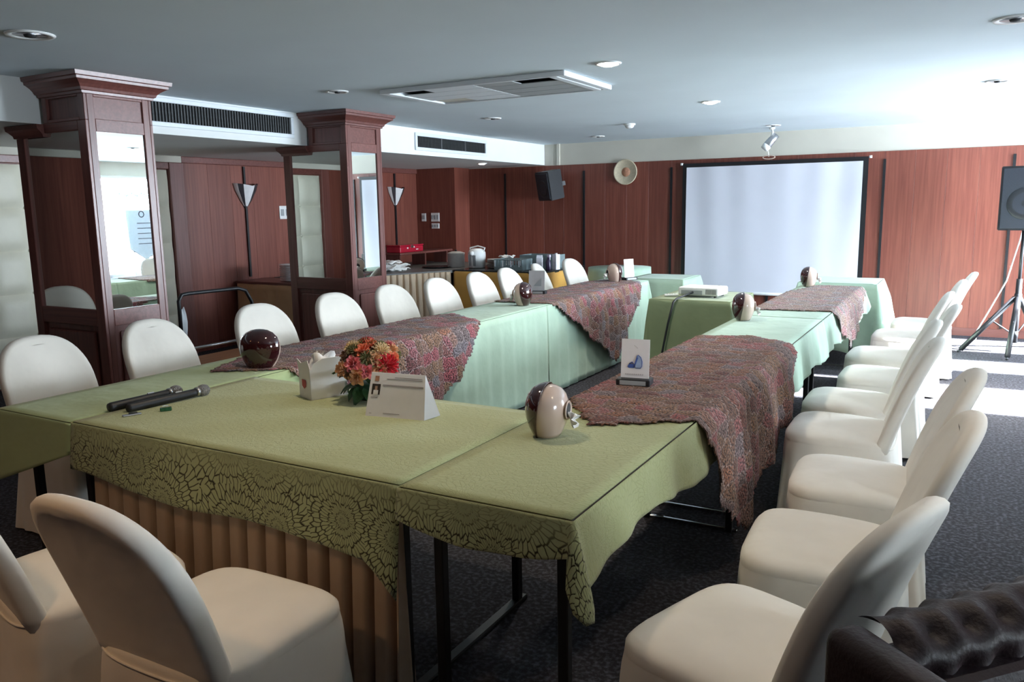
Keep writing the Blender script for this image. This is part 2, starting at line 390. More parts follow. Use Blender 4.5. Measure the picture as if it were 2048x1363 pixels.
# tufted cream wall panel
tf = struct(box('trim_3', XL, XL + .02, 3.45, 5.71, .02, 1.98, M['tuft']), 'cream tufted wall padding between dark jambs')
pw, ph = .3767, .38
pv, pf = [], []
n = 13
for i in range(n):
    for j in range(n):
        u, v = i / (n - 1), j / (n - 1)
        e = min(u, 1 - u, v, 1 - v)
        h = .014 + .044 * (1 - (1 - min(e * 3.2, 1)) ** 2.4)
        c = min(math.hypot(min(u, 1 - u), min(v, 1 - v)) * 3.2, 1)
        h *= .25 + .75 * c ** .7
        pv.append((h, u * pw, v * ph))
for i in range(n - 1):
    for j in range(n - 1):
        pf.append((i * n + j, (i + 1) * n + j, (i + 1) * n + j + 1, i * n + j + 1))
pad0 = mesh('pad', pv, pf, M['tuft'], tf, True, (XL + .012, 3.45, .08))
for i in range(6):
    for j in range(5):
        if i + j == 0: continue
        p = pad0.copy(); C.objects.link(p); p.location = (XL + .012, 3.45 + i * pw, .08 + j * ph)
btn = lathe('button', [(.016, 0), (.015, .006), (.008, .010), (0, .011)], M['tuft'], None, 10)
btn.rotation_euler = (0, PI / 2, 0)
first = True
for i in range(1, 6):
    for j in range(1, 5):
        b_ = btn if first else btn.copy()
        if not first: C.objects.link(b_)
        first = False; b_.parent = tf; b_.location = (XL + .022, 3.45 + i * pw, .08 + j * ph)

# right wall with two windows
WINS = [(1.85, 2.75, 1.0, 1.65), (6.72, 7.75, .45, 2.18), (8.35, 10.4, .45, 2.18)]
lst, yy = [], YB
for a, b_, za, zb in WINS:
    lst += [(XR, XR + .2, yy, a, 0, CE), (XR, XR + .2, a, b_, 0, za), (XR, XR + .2, a, b_, zb, CE)]; yy = b_
lst.append((XR, XR + .2, yy, YF, 0, CE))
struct(boxes('wall_right', lst, M['beige']), 'beige window wall on the right')
struct(box('trim_4', XR + .2, XR + 4.4, .6, 4.4, 2.10, 2.20, M['beige']), 'deep canopy shading the near window outside')  # unseen canopy, added only to stop sun entering the near window
m, nt, b = nmat('clear_window_glass')
b.inputs['Base Color'].default_value = (.96, .99, 1, 1); b.inputs['Roughness'].default_value = 0; b.inputs['IOR'].default_value = 1.02
b.inputs['Transmission Weight'].default_value = 1
lp = nt.nodes
tr = N(nt, 'ShaderNodeBsdfTransparent'); tr.inputs[0].default_value = (.97, .99, 1, 1)
gl = N(nt, 'ShaderNodeBsdfGlossy'); gl.inputs['Roughness'].default_value = .02
fr = N(nt, 'ShaderNodeFresnel'); fr.inputs[0].default_value = 1.3
ms = N(nt, 'ShaderNodeMixShader'); nt.links.new(fr.outputs[0], ms.inputs[0]); nt.links.new(tr.outputs[0], ms.inputs[1]); nt.links.new(gl.outputs[0], ms.inputs[2])
nt.links.new(ms.outputs[0], nt.nodes['Material Output'].inputs[0])
M['glass'] = m
M['teal'] = plain('teal_print', (.10, .42, .45), .5, .1)
M['paleblue'] = plain('pale_blue_board', (.50, .62, .70), .6, .03)
M['ink'] = plain('dark_ink', (.03, .03, .05), .6, .1)
for k, (a, b_, WZ0, WZ1) in enumerate(WINS):
    w = boxes(f'window_{k+1}', [(XR + .05, XR + .11, a, a + .05, WZ0, WZ1), (XR + .05, XR + .11, b_ - .05, b_, WZ0, WZ1), (XR + .05, XR + .11, a + .05, b_ - .05, WZ0, WZ0 + .05), (XR + .05, XR + .11, a + .05, b_ - .05, WZ1 - .05, WZ1)], M['alu'])
    struct(w, 'aluminium framed window in the right wall')
    box('pane', XR + .078, XR + .082, a + .05, b_ - .05, WZ0 + .05, WZ1 - .05, M['glass'], w)
    box('window_sill', XR - .04, XR + .05, a - .03, b_ + .03, WZ0 - .03, WZ0, M['alu'], w, .004)
    pl = bpy.data.objects.new('daylight_portal', bpy.data.lights.new('daylight_portal', 'AREA')); link(pl, w)
    pl.data.shape = 'RECTANGLE'; pl.data.size = WZ1 - WZ0; pl.data.size_y = b_ - a
    pl.location = (XR + .15, (a + b_) / 2, (WZ0 + WZ1) / 2); pl.rotation_euler = (0, PI / 2, 0)
    pl.data.cycles.is_portal = True

# ------------------------------------------------------------------ columns
def column(y0, y1, label, grp):
    """mahogany clad column: wide base under the bulkhead, narrower neck to the ceiling, mirrors on two faces"""
    x0, xn, x1 = -5.70, -5.37, -4.92
    t = thing('mirrored_column', label, 'column', (0, 0, 0), 0, grp)
    g = .012
    box('core', x0 + .02, x1 - .02, y0 + .02, y1 - .02, 0, SO - .002, M['colwood'], t)
    box('neck_core', xn + .02, x1 - .02, y0 + .02, y1 - .02, SO - .002, CE - .002, M['colwood'], t)
    # -Y face frame
    def face_y(yy, s):
        a, b_ = (yy, yy + .022) if s < 0 else (yy - .022, yy)
        for xa, xb in ((x0, x0 + .085), (x1 - .085, x1)): box('stile', xa, xb, a, b_, 0, SO, M['colwood'], t, .003, 1)
        for za, zb in ((0, .14), (.80, .91), (2.07, SO)): box('rail', x0 + .085, x1 - .085, a, b_, za, zb, M['colwood_h'], t, .003, 1)
        c = a + .016 if s < 0 else b_ - .016
        box('mirror_pane', x0 + .085, x1 - .085, min(c, c - s * .004), max(c, c - s * .004), .91, 2.07, M['mirror'], t)
        # raised panel
        p0, p1 = (a + .004, a + .02) if s < 0 else (b_ - .02, b_ - .004)
        box('raised_panel', x0 + .125, x1 - .125, p0, p1, .18, .76, M['colwood'], t, .012, 2)
        for xa, xb in ((xn, xn + .05), (x1 - .06, x1)): box('neck_stile', xa, xb, a, b_, SO, CE, M['colwood'], t, .003, 1)
        box('neck_rail', xn + .05, x1 - .06, a, b_, SO, SO + .02, M['colwood_h'], t, .003, 1)
        box('neck_rail', xn + .05, x1 - .06, a, b_, 2.28, CE, M['colwood_h'], t, .003, 1)
    face_y(y0, -1); face_y(y1, 1)
    # +X face
    for ya, yb in ((y0 + .022, y0 + .07), (y1 - .07, y1 - .022)): box('stile', x1 - .022, x1, ya, yb, 0, CE, M['colwood'], t, .003, 1)
    for za, zb in ((0, .14), (.80, .91), (2.06, 2.14), (2.275, CE)): box('rail', x1 - .022, x1, y0 + .07, y1 - .07, za, zb, M['colwood_h'], t, .003, 1)
    box('mirror_pane', x1 - .016, x1 - .012, y0 + .07, y1 - .07, .91, 2.06, M['mirror'], t)
    box('raised_panel', x1 - .02, x1 - .004, y0 + .11, y1 - .11, .18, .76, M['colwood'], t, .012, 2)
    box('neck_panel', x1 - .020, x1 - .012, y0 + .07, y1 - .07, 2.14, 2.275, M['colwood_h'], t)
    box('side_board', x0, x0 + .02, y0 + .022, y1 - .022, 0, SO - .002, M['colwood'], t)
    # ledge cornice on the wide base (projects over the wing only) and crown at the ceiling
    V, Fc = [], []
    rings = [(0.0, 2.045), (.010, 2.048), (.014, 2.065), (.030, 2.085), (.044, 2.098), (.046, 2.126), (-.01, 2.126)]
    for o, z in rings: V += [(x0 - o, y0 - o, z), (xn, y0 - o, z), (xn, y1 + o, z), (x0 - o, y1 + o, z)]
    for k in range(len(rings) - 1):
        for i in range(4):
            j = (i + 1) % 4; Fc.append((k * 4 + i, k * 4 + j, k * 4 + 4 + j, k * 4 + 4 + i))
    mesh('ledge_cornice', V, Fc, M['colwood_h'], t)
    V, Fc = [], []
    rings = [(0.0, 2.29), (.012, 2.293), (.014, 2.308), (.024, 2.312), (.030, 2.328), (.048, 2.346), (.072, 2.362), (.085, 2.368), (.087, 2.384), (.100, 2.388), (.104, 2.413), (-.01, 2.413)]
    for o, z in rings:
        V += [(xn - o, y0 - o, z), (x1 + o, y0 - o, z), (x1 + o, y1 + o, z), (xn - o, y1 + o, z)]
    for k in range(len(rings) - 1):
        for i in range(4):
            j = (i + 1) % 4; Fc.append((k * 4 + i, k * 4 + j, k * 4 + 4 + j, k * 4 + 4 + i))
    mesh('crown', V, Fc, M['colwood_h'], t)
    return t
column(3.24, 3.73, 'near mahogany column with a bright mirror beside the cream padding', 'mirrored columns')
column(5.71, 6.21, 'far mahogany column with mirrors beside the buffet', 'mirrored columns')

# ------------------------------------------------------------------ bulkhead grilles
def wall_grille(y0, y1, z0, z1, label, nb):
    t = thing('air_grille', label, 'grille', (SX, 0, 0), 0, 'air grilles in the white bulkhead')
    f = .035
    for b_ in ((0, .02, y0, y1, z0, z0 + f), (0, .02, y0, y1, z1 - f, z1), (0, .02, y0, y0 + f, z0 + f, z1 - f), (0, .02, y1 - f, y1, z0 + f, z1 - f)):
        box('frame', *b_, M['alu'], t, .004, 1)
    box('filter', .001, .004, y0 + f, y1 - f, z0 + f, z1 - f, M['dark'], t)
    k = int((y1 - y0 - 2 * f) / .028)
    me = None
    for i in range(k):
        yy = y0 + f + (i + .5) * (y1 - y0 - 2 * f) / k
        if me is None:
            o = box('blade', -.0015, .0015, -.007, .007, z0 + f, z1 - f, M['grille'], t); me = o
        else:
            o = me.copy(); C.objects.link(o)
        o.location = (.010, yy, 0); o.rotation_euler.z = .5
    for i in range(1, nb): 
        yy = y0 + (y1 - y0) * i / nb; box('divider', .004, .018, yy - .004, yy + .004, z0 + f, z1 - f, M['steel'], t)
wall_grille(4.02, 5.55, 2.185, 2.40, 'larger dark air grille between the two columns', 1)
wall_grille(7.40, 8.92, 2.18, 2.37, 'air grille beyond the far column, nearest the far wall', 3)

# ------------------------------------------------------------------ ceiling items
def downlight(x, y, lit, label, z=CE, warm=0, power=60, r=.075, grp='recessed ceiling downlights'):
    t = thing('ceiling_downlight', label, 'light', (x, y, z), 0, grp)
    lathe('trim_ring', [(r * .78, -.001), (r * .8, -.006), (r * 1.05, -.010), (r * 1.12, -.004), (r * 1.12, 0)], M['white'], t, 24)
    if lit:
        col = ((1, .93, .80), (1, .80, .58), (1, .62, .32))[warm]
        em = emis(('lamp_glow', 'lamp_glow_warm', 'lamp_glow_amber')[warm], col, 25)
        lathe('lamp', [(0, -.022), (r * .4, -.02), (r * .7, -.012), (r * .78, -.002)], em, t, 20)
        l = bpy.data.objects.new('lamp_light', bpy.data.lights.new('lamp_light', 'SPOT')); link(l, t)
        l.data.energy = power; l.data.color = col; l.data.spot_size = math.radians(130); l.data.spot_blend = .8; l.data.shadow_soft_size = .06
        l.location = (0, 0, -.04)
    else:
        lathe('reflector', [(0, -.001), (r * .3, -.001), (r * .78, -.004)], M['steel'], t, 20)
        lathe('bulb', [(0, -.016), (r * .25, -.014), (r * .32, -.002)], M['dark'], t, 14)
    return t
S = 1.043
downlight(-2.03, 4.84, True, 'lit downlight beside the ceiling air conditioner', power=55)
downlight(-2.03, 7.12, True, 'lit downlight beyond the air conditioner, nearer the screen', power=55)
downlight(-4.09, 2.45, False, 'unlit downlight in the corner nearest the first column', r=.10)
downlight(-4.19, 4.79, False, 'small unlit downlight between column and air conditioner')
downlight(-4.20, 7.08, False, 'small unlit downlight in front of the second bulkhead grille')
downlight(-4.20, 9.70, False, 'small unlit downlight near the far wall above the plate')
downlight(-2.03, 9.67, False, 'small unlit downlight above the hanging spotlight')
downlight(.104, 7.21, False, 'small unlit downlight in the brightest part of the ceiling')
downlight(.125, 4.83, False, 'unlit downlight at the right edge of the ceiling', r=.09)
for x, y, p, lab in ((-2.03, 2.45, 24, 'warm lit downlight over the front table, above the picture'), (.10, 2.45, 14, 'warm lit downlight over the nearest right chairs, above the picture'),
                     (-4.1, .1, 12, 'warm lit downlight behind the viewer, leftmost'), (-2.03, .1, 16, 'warm lit downlight behind the viewer over the near chairs')):
    downlight(x, y, True, lab, warm=1 if y > 1 else 2, power=p)
downlight(-5.77, 9.42, True, 'lit downlight under the bulkhead over the buffet', z=SO, power=12, r=.06)
# smoke detector
t = thing('smoke_detector', 'white dome smoke detector on the ceiling near the plate', 'detector', (-3.30, 8.47, CE))
lathe('base', [(.065, 0), (.065, -.012), (.05, -.02)][::-1], M['white'], t, 24); lathe('dome', [(0, -.05), (.03, -.047), (.045, -.035), (.05, -.02)], M['white'], t, 24)

# ceiling air conditioner
t = thing('ceiling_air_conditioner', 'long white recessed air conditioner in the ceiling', 'air conditioner', (0, 0, CE))
ax0, ax1, ay0, ay1 = -3.88, -2.36, 4.90, 5.70
for b_ in ((ax0, ax1, ay0, ay0 + .03), (ax0, ax1, ay1 - .03, ay1), (ax0, ax0 + .07, ay0 + .03, ay1 - .03), (ax1 - .05, ax1, ay0 + .03, ay1 - .03), (ax1 - .13, ax1 - .07, ay0 + .03, ay1 - .03)):
    box('frame', *b_, -.035, -.001, M['alu'], t, .004, 1)
box('back_plate', ax0 + .06, ax1 - .04, ay0 + .02, ay1 - .02, -.006, -.001, M['dark'], t)
M['acgrey'] = plain('grey_louvre', (.33, .35, .36), .5, .04)
xm = (ax0 + ax1) / 2 + .02
ys = [ay0 + .03 + i * (ay1 - ay0 - .06) / 4 for i in range(5)]
def acp(x0, x1, i, mat, z=-.022): box('louvre_panel', x0 + .003, x1 - .003, ys[i] + .003, ys[i + 1] - .003, z - .006, z, mat, t, .002, 1)
L0, L1, R0, R1 = ax0 + .07, xm, xm, ax1 - .13
for i in range(4):
    acp(L0 + (.28 if i == 0 else .30 if i == 3 else 0), L1, i, M['alu'])
    if i == 3: acp(L0, L0 + .30, i, M['beige'], -.016)
    acp(R0, R1 - (.30 if i == 0 else 0), i, M['acgrey'])

# spotlight hung near the screen
t = thing('hanging_spotlight', 'white adjustable spotlight hanging above the projection screen', 'spotlight', (-2.10, 9.95, 0))
lathe('ceiling_plate', [(.035, CE - .02), (.035, CE - .001)], M['white'], t, 16)
tube('bracket', [(0, 0, CE - .01), (.01, 0, 2.34), (-.01, -.01, 2.30)], .014, M['white'], t)
tube('head', [(.05, .02, 2.33), (0, 0, 2.27), (-.045, -.02, 2.21), (-.055, -.025, 2.195)], [.04, .045, .05, .03], M['steel'], t, 16)
tube('lamp_cap', [(-.045, -.02, 2.21), (-.075, -.035, 2.17)], [.052, .045], M['white'], t, 16)
tube('cord', [(-.05, -.02, 2.2), (-.03, -.02, 2.14), (-.02, -.02, 2.08)], .004, M['white'], t, 6)
tube('ring', [(-.02 + .07 * math.cos(a), -.02, 2.075 + .02 * math.sin(a)) for a in [i * PI / 10 for i in range(20)]], .006, M['cream'], t, 6, True)

# ------------------------------------------------------------------ far wall fittings
t = thing('projection_screen', 'white pull-down projection screen with black border on far wall', 'screen', (0, YF - .06, 0))
sx0, sx1, sz0, sz1 = -3.33, -1.09, .40, 2.065
nx, nz = 60, 16
V, Fc = [], []
for j in range(nz + 1):
    for i in range(nx + 1):
        u, v = i / nx, j / nz
        x = sx0 + .055 + u * (sx1 - sx0 - .11); z = sz0 + v * (sz1 - .05 - sz0)
        k = abs(u - .5) * 2
        y = -.022 + .006 * math.sin(u * 30 + (1 - v) * 4 * (u - .5)) * (.2 + .8 * v) * (.3 + k * .7)
        V.append((x, y, z))
for j in range(nz):
    for i in range(nx):
        a = j * (nx + 1) + i; Fc.append((a, a + 1, a + nx + 2, a + nx + 1))
mesh('cloth', V, Fc, M['screen'], t, True)
box('border', sx0, sx0 + .056, -.012, .002, sz0, sz1, M['black'], t); box('border', sx1 - .056, sx1, -.012, .002, sz0, sz1, M['black'], t)
box('border', sx0, sx1, -.014, .002, sz1 - .05, sz1, M['black'], t)
box('backing', sx0 + .05, sx1 - .05, -.004, .002, sz0, sz1 - .04, M['black'], t)
tube('bottom_bar', [(sx0 - .01, -.02, sz0), (sx1 + .01, -.02, sz0)], .02, M['white'], t, 12)
for x in (sx0 - .015, sx1 + .02):
    tube('end_knob', [(x - .015, -.005, sz1 - .005), (x + .015, -.005, sz1 - .005)], .016, M['white'], t, 10)
for x in (sx0 + .1, sx1 - .1): box('wall_bracket', x - .02, x + .02, -.002, .046, sz1 - .04, sz1 - .005, M['black'], t)

t = thing('decorative_plate', 'round cream woven plate hung on the far wall', 'plate', (-4.14, YF - .016, 1.99))
t.rotation_euler = (PI / 2, 0, 0)
M['plate'] = plain('cream_rattan', (.55, .47, .34), .6, .1, 40, .3, 90); M['plate_c'] = plain('terracotta_motif', (.55, .27, .17), .6, .25, 60)
lathe('rim', [(.10, .002), (.165, .03), (.172, .04), (.165, .046), (.155, .042), (.09, .012), (0, .012)], M['plate'], t, 40)
lathe('motif', [(.062, .0125), (.062, .014), (0, .0145)], M['plate_c'], t, 24)

def cabinet_speaker(name, label, loc, rz, tilt, w, d, h, front):
    t = thing(name, label, 'speaker', loc, rz)
    bm = bmesh.new()
    V = [(-w / 2, 0, 0), (w / 2, 0, 0), (w * .34, d, 0), (-w * .34, d, 0)]
    vs = [bm.verts.new((x, y, 0)) for x, y, z in V] + [bm.verts.new((x, y, h)) for x, y, z in V]
    for f in ((0, 1, 2, 3), (4, 5, 6, 7), (0, 1, 5, 4), (1, 2, 6, 5), (2, 3, 7, 6), (3, 0, 4, 7)): bm.faces.new([vs[i] for i in f])
    bmesh.ops.bevel(bm, geom=list(bm.edges), offset=.008, segments=2, affect='EDGES')
    o = from_bm('cabinet', bm, M['blackplastic'], t); 
    g = box('grille', -w / 2 + .02, w / 2 - .02, -.012, .002, .02, h - .02, M['grille_b'], t, .004, 1)
    cone = lathe('driver_cone', [(w * .36, 0), (w * .34, .006), (w * .24, .002), (w * .1, .001), (0, .005)], M['blackplastic'], t, 28)
    cone.rotation_euler = (PI / 2, 0, 0); cone.location = (0, -.010, h * .42)
    return t
M['grille_b'] = plain('speaker_grille', (.010, .013, .022), .55, .3, 300, .3, 500)
sp = cabinet_speaker('wall_speaker', 'black angled loudspeaker mounted high on the far wall', (-5.22, 10.20, 1.62), math.radians(-28), .2, .34, .26, .40, None)
sp.rotation_euler = (math.radians(10), 0, math.radians(-30))
box('wall_mount', -.03, .03, .2, .36, .16, .22, M['black'], sp)

# speaker on tripod at the right
TX, TY = .47, 9.55
t = thing('speaker_stand', 'black tripod speaker stand by the right of the far wall', 'stand', (TX, TY, 0))
tube('pole', [(0, 0, .10), (0, 0, .75)], .028, M['black'], t, 14); tube('upper_pole', [(0, 0, .7), (0, 0, 1.24)], .016, M['black'], t, 14)
tube('collar', [(0, 0, .52), (0, 0, .60)], .034, M['blackplastic'], t, 14); tube('slider', [(0, 0, .16), (0, 0, .22)], .03, M['blackplastic'], t, 14)
for a in (205, 262, 60):
    ca, sa = math.cos(math.radians(a)), math.sin(math.radians(a))
    L_ = .50 if a != 205 else .52
    lg = tube('leg', [(.03 * ca, .03 * sa, .56), (L_ * ca, L_ * sa, .03)], .025, M['black'], t, 10)
    tube('rubber_foot', [(L_ * ca, L_ * sa, .022), ((L_ + .03) * ca, (L_ + .03) * sa, .012)], .012, M['blackplastic'], lg, 10)
    tube('brace', [(.025 * ca, .025 * sa, .19), (.27 * ca, .27 * sa, .35)], .008, M['black'], t, 8)
sp = cabinet_speaker('tripod_speaker', 'large black loudspeaker on the tripod stand at right', (TX - .02, TY - .22, 1.24), math.radians(-6), 0, .44, .36, .62, None)
o = tube('speaker_cable', [(TX + .02, TY + .12, 1.36), (TX - .02, TY + .25, 1.1), (TX - .1, TY + .32, .7), (TX - .24, TY + .36, .36), (TX - .33, TY + .34, .16), (TX - .34, TY + .30, .012), (TX - .1, TY + .5, .012)], .007, M['white'])
tag(o, 'pale cable hanging from the tripod speaker to the floor', 'cable')

# sconces on the alcove wall
def sconce(y, label):
    t = thing('wall_sconce', label, 'wall lamp', (XL + .014, y, 0), 0, 'fan shaped wall sconces')
    box('pole', 0, .022, -.013, .013, .78, 2.05, M['black'], t)
    prof = [(1.60, .03), (1.66, .075), (1.72, .11), (1.78, .145), (1.83, .17)]
    strips = 7
    for k in range(strips):
        V, Fc = [], []
        for z, r in prof:
            for q in range(3):
                a = -PI / 2 + PI * (k + q / 2) / strips
                V.append((.012 + r * .75 * math.cos(a), r * math.sin(a), z + (.03 * abs(math.sin(a)) if z > 1.8 else 0)))
        for i in range(len(prof) - 1):
            for q in range(2): Fc.append((i * 3 + q, i * 3 + q + 1, i * 3 + q + 4, i * 3 + q + 3))
        mesh('shade_strip', V, Fc, M['sconce_w'] if k in (0, 2, 3) else M['sconce_d'], t, True)
    lathe('finial', [(0, 1.56), (.02, 1.58), (.03, 1.60), (.0, 1.61)], M['black'], t, 12)
M['sconce_w'] = plain('sconce_enamel', (.72, .70, .70), .25, .05)
M['sconce_d'] = plain('dark_glass', (.05, .045, .05), .15, .1)
sconce(6.75, 'chrome and dark fan sconce between the two columns'); sconce(9.58, 'chrome and dark fan sconce beyond the far column')

def switch(name, label, cat, axis, loc, w, h, rockers):
    t = thing(name, label, cat, loc)
    if axis == 'x':
        box('plate', 0, .012, -w / 2, w / 2, -h / 2, h / 2, M['white'], t, .004)
        for i in range(rockers): y = -w / 2 + w * (i + .5) / rockers; box('rocker', .012, .018, y - w * .3 / rockers, y + w * .3 / rockers, -h * .25, h * .25, M['acgrey'], t, .002, 1)
    else:
        box('plate', -w / 2, w / 2, -.012, 0, -h / 2, h / 2, M['white'], t, .004)
        for i in range(rockers): x = -w / 2 + w * (i + .5) / rockers; box('rocker', x - w * .3 / rockers, x + w * .3 / rockers, -.018, -.012, -h * .25, h * .25, M['acgrey'], t, .002, 1)
switch('control_panel', 'square white control panel on the wall by the far column', 'control panel', 'x', (XL + .015, 7.36, 1.52), .17, .16, 2)
switch('thermostat', 'upright white thermostat on the dark corner pier', 'thermostat', 'y', (-7.26, YBOX, 1.41), .08, .12, 1)
switch('switch_plate', 'larger square switch plate on the dark corner pier', 'switch', 'y', (-7.05, YBOX, 1.41), .15, .13, 3)
switch('socket_plate', 'small socket plate below the switch on the corner pier', 'switch', 'y', (-7.05, YBOX, 1.28), .14, .08, 3)

# ------------------------------------------------------------------ tables
TZ = .75
def table(x0, x1, y0, y1, label, grp):
    t = thing('folding_table', label, 'table', ((x0 + x1) / 2, (y0 + y1) / 2, 0), 0, grp)
    hx, hy = (x1 - x0) / 2, (y1 - y0) / 2
    box('tabletop', -hx + .005, hx - .005, -hy + .005, hy - .005, TZ - .035, TZ - .004, M['tabletop'], t, .004, 1)
    for sx in (-1, 1):
        for sy in (-1, 1):
            box('leg', sx * (hx - .07) - .016, sx * (hx - .07) + .016, sy * (hy - .1) - .016, sy * (hy - .1) + .016, .0, TZ - .035, M['black'], t, .003, 1)
    for s in (-1, 1):
        if hx > hy: box('foot_bar', s * (hx - .07) - .02, s * (hx - .07) + .02, -hy + .05, hy - .05, 0, .018, M['black'], t, .004, 1)
        else: box('foot_bar', -hx + .03, hx - .03, s * (hy - .1) - .008, s * (hy - .1) + .008, 0, .016, M['chrome'], t, .003, 1)
    return t

def cloth(name, x0, x1, y0, y1, hem, mat, label, grp=None, z=TZ, ripple=.012, rf=14, flare=.05, corner=.0, seed=0, rows=14, step=.03, skip=(), pleat=None):
    """tablecloth: flat top plus a hanging border. hem(side, t, p) -> hang length; side 0=-Y 1=+X 2=+Y 3=-X"""
    V, Fc, UV, HG = [], [], [], []
    nx, ny = max(4, int((x1 - x0) / .05)), max(4, int((y1 - y0) / .05))
    for j in range(ny + 1):
        for i in range(nx + 1):
            u, v = i / nx, j / ny
            x, y = x0 + u * (x1 - x0), y0 + v * (y1 - y0)
            e = min(1, min(u, 1 - u, v, 1 - v) * 6)
            h = noise.noise((x * 5 + seed, y * 9, seed)) * .004 * e
            V.append((x, y, z + abs(h))); UV.append((x, y)); HG.append(0)
    for j in range(ny):
        for i in range(nx):
            a = j * (nx + 1) + i; Fc.append((a, a + 1, a + nx + 2, a + nx + 1))
    # perimeter
    P = []
    corners = [(x0, y0), (x1, y0), (x1, y1), (x0, y1)]; nrm = [(0, -1), (1, 0), (0, 1), (-1, 0)]
    for s in range(4):
        a, b_ = Vector(corners[s]), Vector(corners[(s + 1) % 4]); L = (b_ - a).length; n = max(2, int(L / step))
        for i in range(n + 1):
            t = i / n; P.append((s, t, a.lerp(b_, t), Vector(nrm[s])))
        # corner fan
        n0, n1 = Vector(nrm[s]), Vector(nrm[(s + 1) % 4])
        for q in range(1, 6):
            t = q / 6; P.append((s + .5, t, b_, (n0 * (1 - t) + n1 * t).normalized()))
    m = len(P); base = len(V); dist = 0; prev = None
    info = []
    for s, t, p, nn in P:
        if prev is not None: dist += (p - prev).length + .002
        prev = p; info.append((s, t, p, nn, dist))
    H = []
    for s, t, p, nn, d in info:
        if s == int(s): H.append(hem(int(s), t, p))
        else:
            a = hem(int(s), 1, p); b_ = hem((int(s) + 1) % 4, 0, p)
            H.append(0.0 if min(a, b_) < .03 else a * (1 - t) + b_ * t + (corner if min(a, b_) > .05 else 0) * math.sin(PI * t))
    for r in range(rows + 1):
        f = r / rows
        for (s, t, p, nn, d), h in zip(info, H):
            dn = h * f
            w = math.sin(d * rf + seed) * .6 + math.sin(d * rf * 1.73 + 1.3 * seed) * .4
            out = .006 + min(f * 3, 1) * .004 + (flare * dn + ripple * w * min(1, dn / .18) + ripple * min(1, dn / .18)) 
            if h < .03: out = .001
            if pleat and int(s) in pleat and s == int(s):
                k = (d / .19) % 1
                out = .006 + .012 * min(1, dn * 6) * k + flare * dn * .5
            q = p + nn * out
            if s != int(s) and h > .05: q = p + nn * (out + .05 * f * math.sin(PI * t))
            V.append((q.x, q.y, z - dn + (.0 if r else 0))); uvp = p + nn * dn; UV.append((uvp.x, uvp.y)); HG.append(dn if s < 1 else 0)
    for r in range(rows):
        for i in range(m):
            j = (i + 1) % m
            a, b_ = base + r * m + i, base + r * m + j
            if H[i] < .012 and H[j] < .012: continue
            Fc.append((a, a + m, b_ + m, b_))
    o = mesh(name, V, Fc, mat, None, True)
    me = o.data
    ul = me.uv_layers.new(name='UVMap'); li = [0] * len(me.loops); me.loops.foreach_get('vertex_index', li)
    ul.data.foreach_set('uv', [c for k in li for c in UV[k]])
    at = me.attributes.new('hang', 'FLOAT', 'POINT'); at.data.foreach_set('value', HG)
    md = o.modifiers.new('thick', 'SOLIDIFY'); md.thickness = .0025; md.offset = 1
    tag(o, label, 'tablecloth', grp)
    return o

# layout: left row, front row and right row of a U-shape
LX0, LX1, RX0, RX1 = -3.46, -2.95, -1.385, -.835
Y0, YS1, YS2, Y1 = 1.765, 3.76, 5.76, 8.14
SEG = [(Y0, YS1), (YS1, YS2), (YS2, Y1)]
pos_l = ['near', 'middle', 'far']
for k, (a, b_) in enumerate(SEG):
    table(LX0, LX1, a, b_, f'{pos_l[k]} narrow table of the left row, under its cloth', 'tables of the left row')
    table(RX0, RX1, a, b_, f'{pos_l[k]} narrow table of the right row, under its cloth', 'tables of the right row')
FX0, FX1, FY0, FY1 = LX1, RX0, Y0 + .005, 2.68
table(FX0 + .004, FX1 - .004, FY0, FY1, 'front table joining both rows, under the embossed cloth', 'front tables')

def wob(p, a=.02, s=3.1): return a * math.sin(p.x * s * 2 + p.y * s) + a * .6 * math.sin(p.y * s * 2.3 + 1)
# left row
def hem_l(k):
    def f(s, t, p):
        if s == 1:
            if k == 0 and p.y < 2.70: return 0.0
            return TZ - .015
        if s == 3: return .22 + wob(p)
        if s == 0: return (.20 + .10 * (1 - t) - .08 * t) if k == 0 else .0
        return .0 if k < 2 else .05
    return f
cl_lab = ['sage cloth on the near end of the left row', 'mint cloth falling to the floor in the middle of the left row', 'mint cloth at the far end of the left row']
for k, (a, b_) in enumerate(SEG):
    cloth('tablecloth', LX0, LX1, a, b_, hem_l(k), M['mint_plain_near'] if k == 0 else M['mint'], cl_lab[k], 'tablecloths of the left row', ripple=.008, rf=9, flare=.035, corner=.10 if k == 0 else 0.02, seed=k + 1, pleat=(1,))
# right row
def hem_r(k):
    def f(s, t, p):
        if s == 1: return (.17 + .03 * math.sin(p.y * 5)) if k == 0 else .24 + .02 * math.sin(p.y * 7)
        if s == 3:
            if k == 0 and p.y < 2.69: return 0.0
            return .26
        if s == 0: return (.09 + .035 * math.sin(t * 3)) if k == 0 else 0
        return .0 if k < 2 else .05
    return f
cl_lab = ['sage embossed cloth with a hanging corner at the near end of the right row', 'mint cloth in the middle of the right row', 'mint cloth at the far end of the right row']
for k, (a, b_) in enumerate(SEG):
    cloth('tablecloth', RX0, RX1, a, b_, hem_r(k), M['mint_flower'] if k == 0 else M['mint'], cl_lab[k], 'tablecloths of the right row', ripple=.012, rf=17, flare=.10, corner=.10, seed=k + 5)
# front cloth
def hem_f(s, t, p):
    if s == 0: return .19 + .05 * t + .09 * max(0, (t - .93) / .07) - .012 * math.cos(t * 9)
    if s == 2: return .30
    return 0.0
cloth('tablecloth', FX0, FX1, FY0, FY1, hem_f, M['mint_flower'], 'large sage cloth with embossed chrysanthemum border on the front table', 'front tablecloth', z=TZ + .003, ripple=.008, rf=8, flare=.06, seed=3)

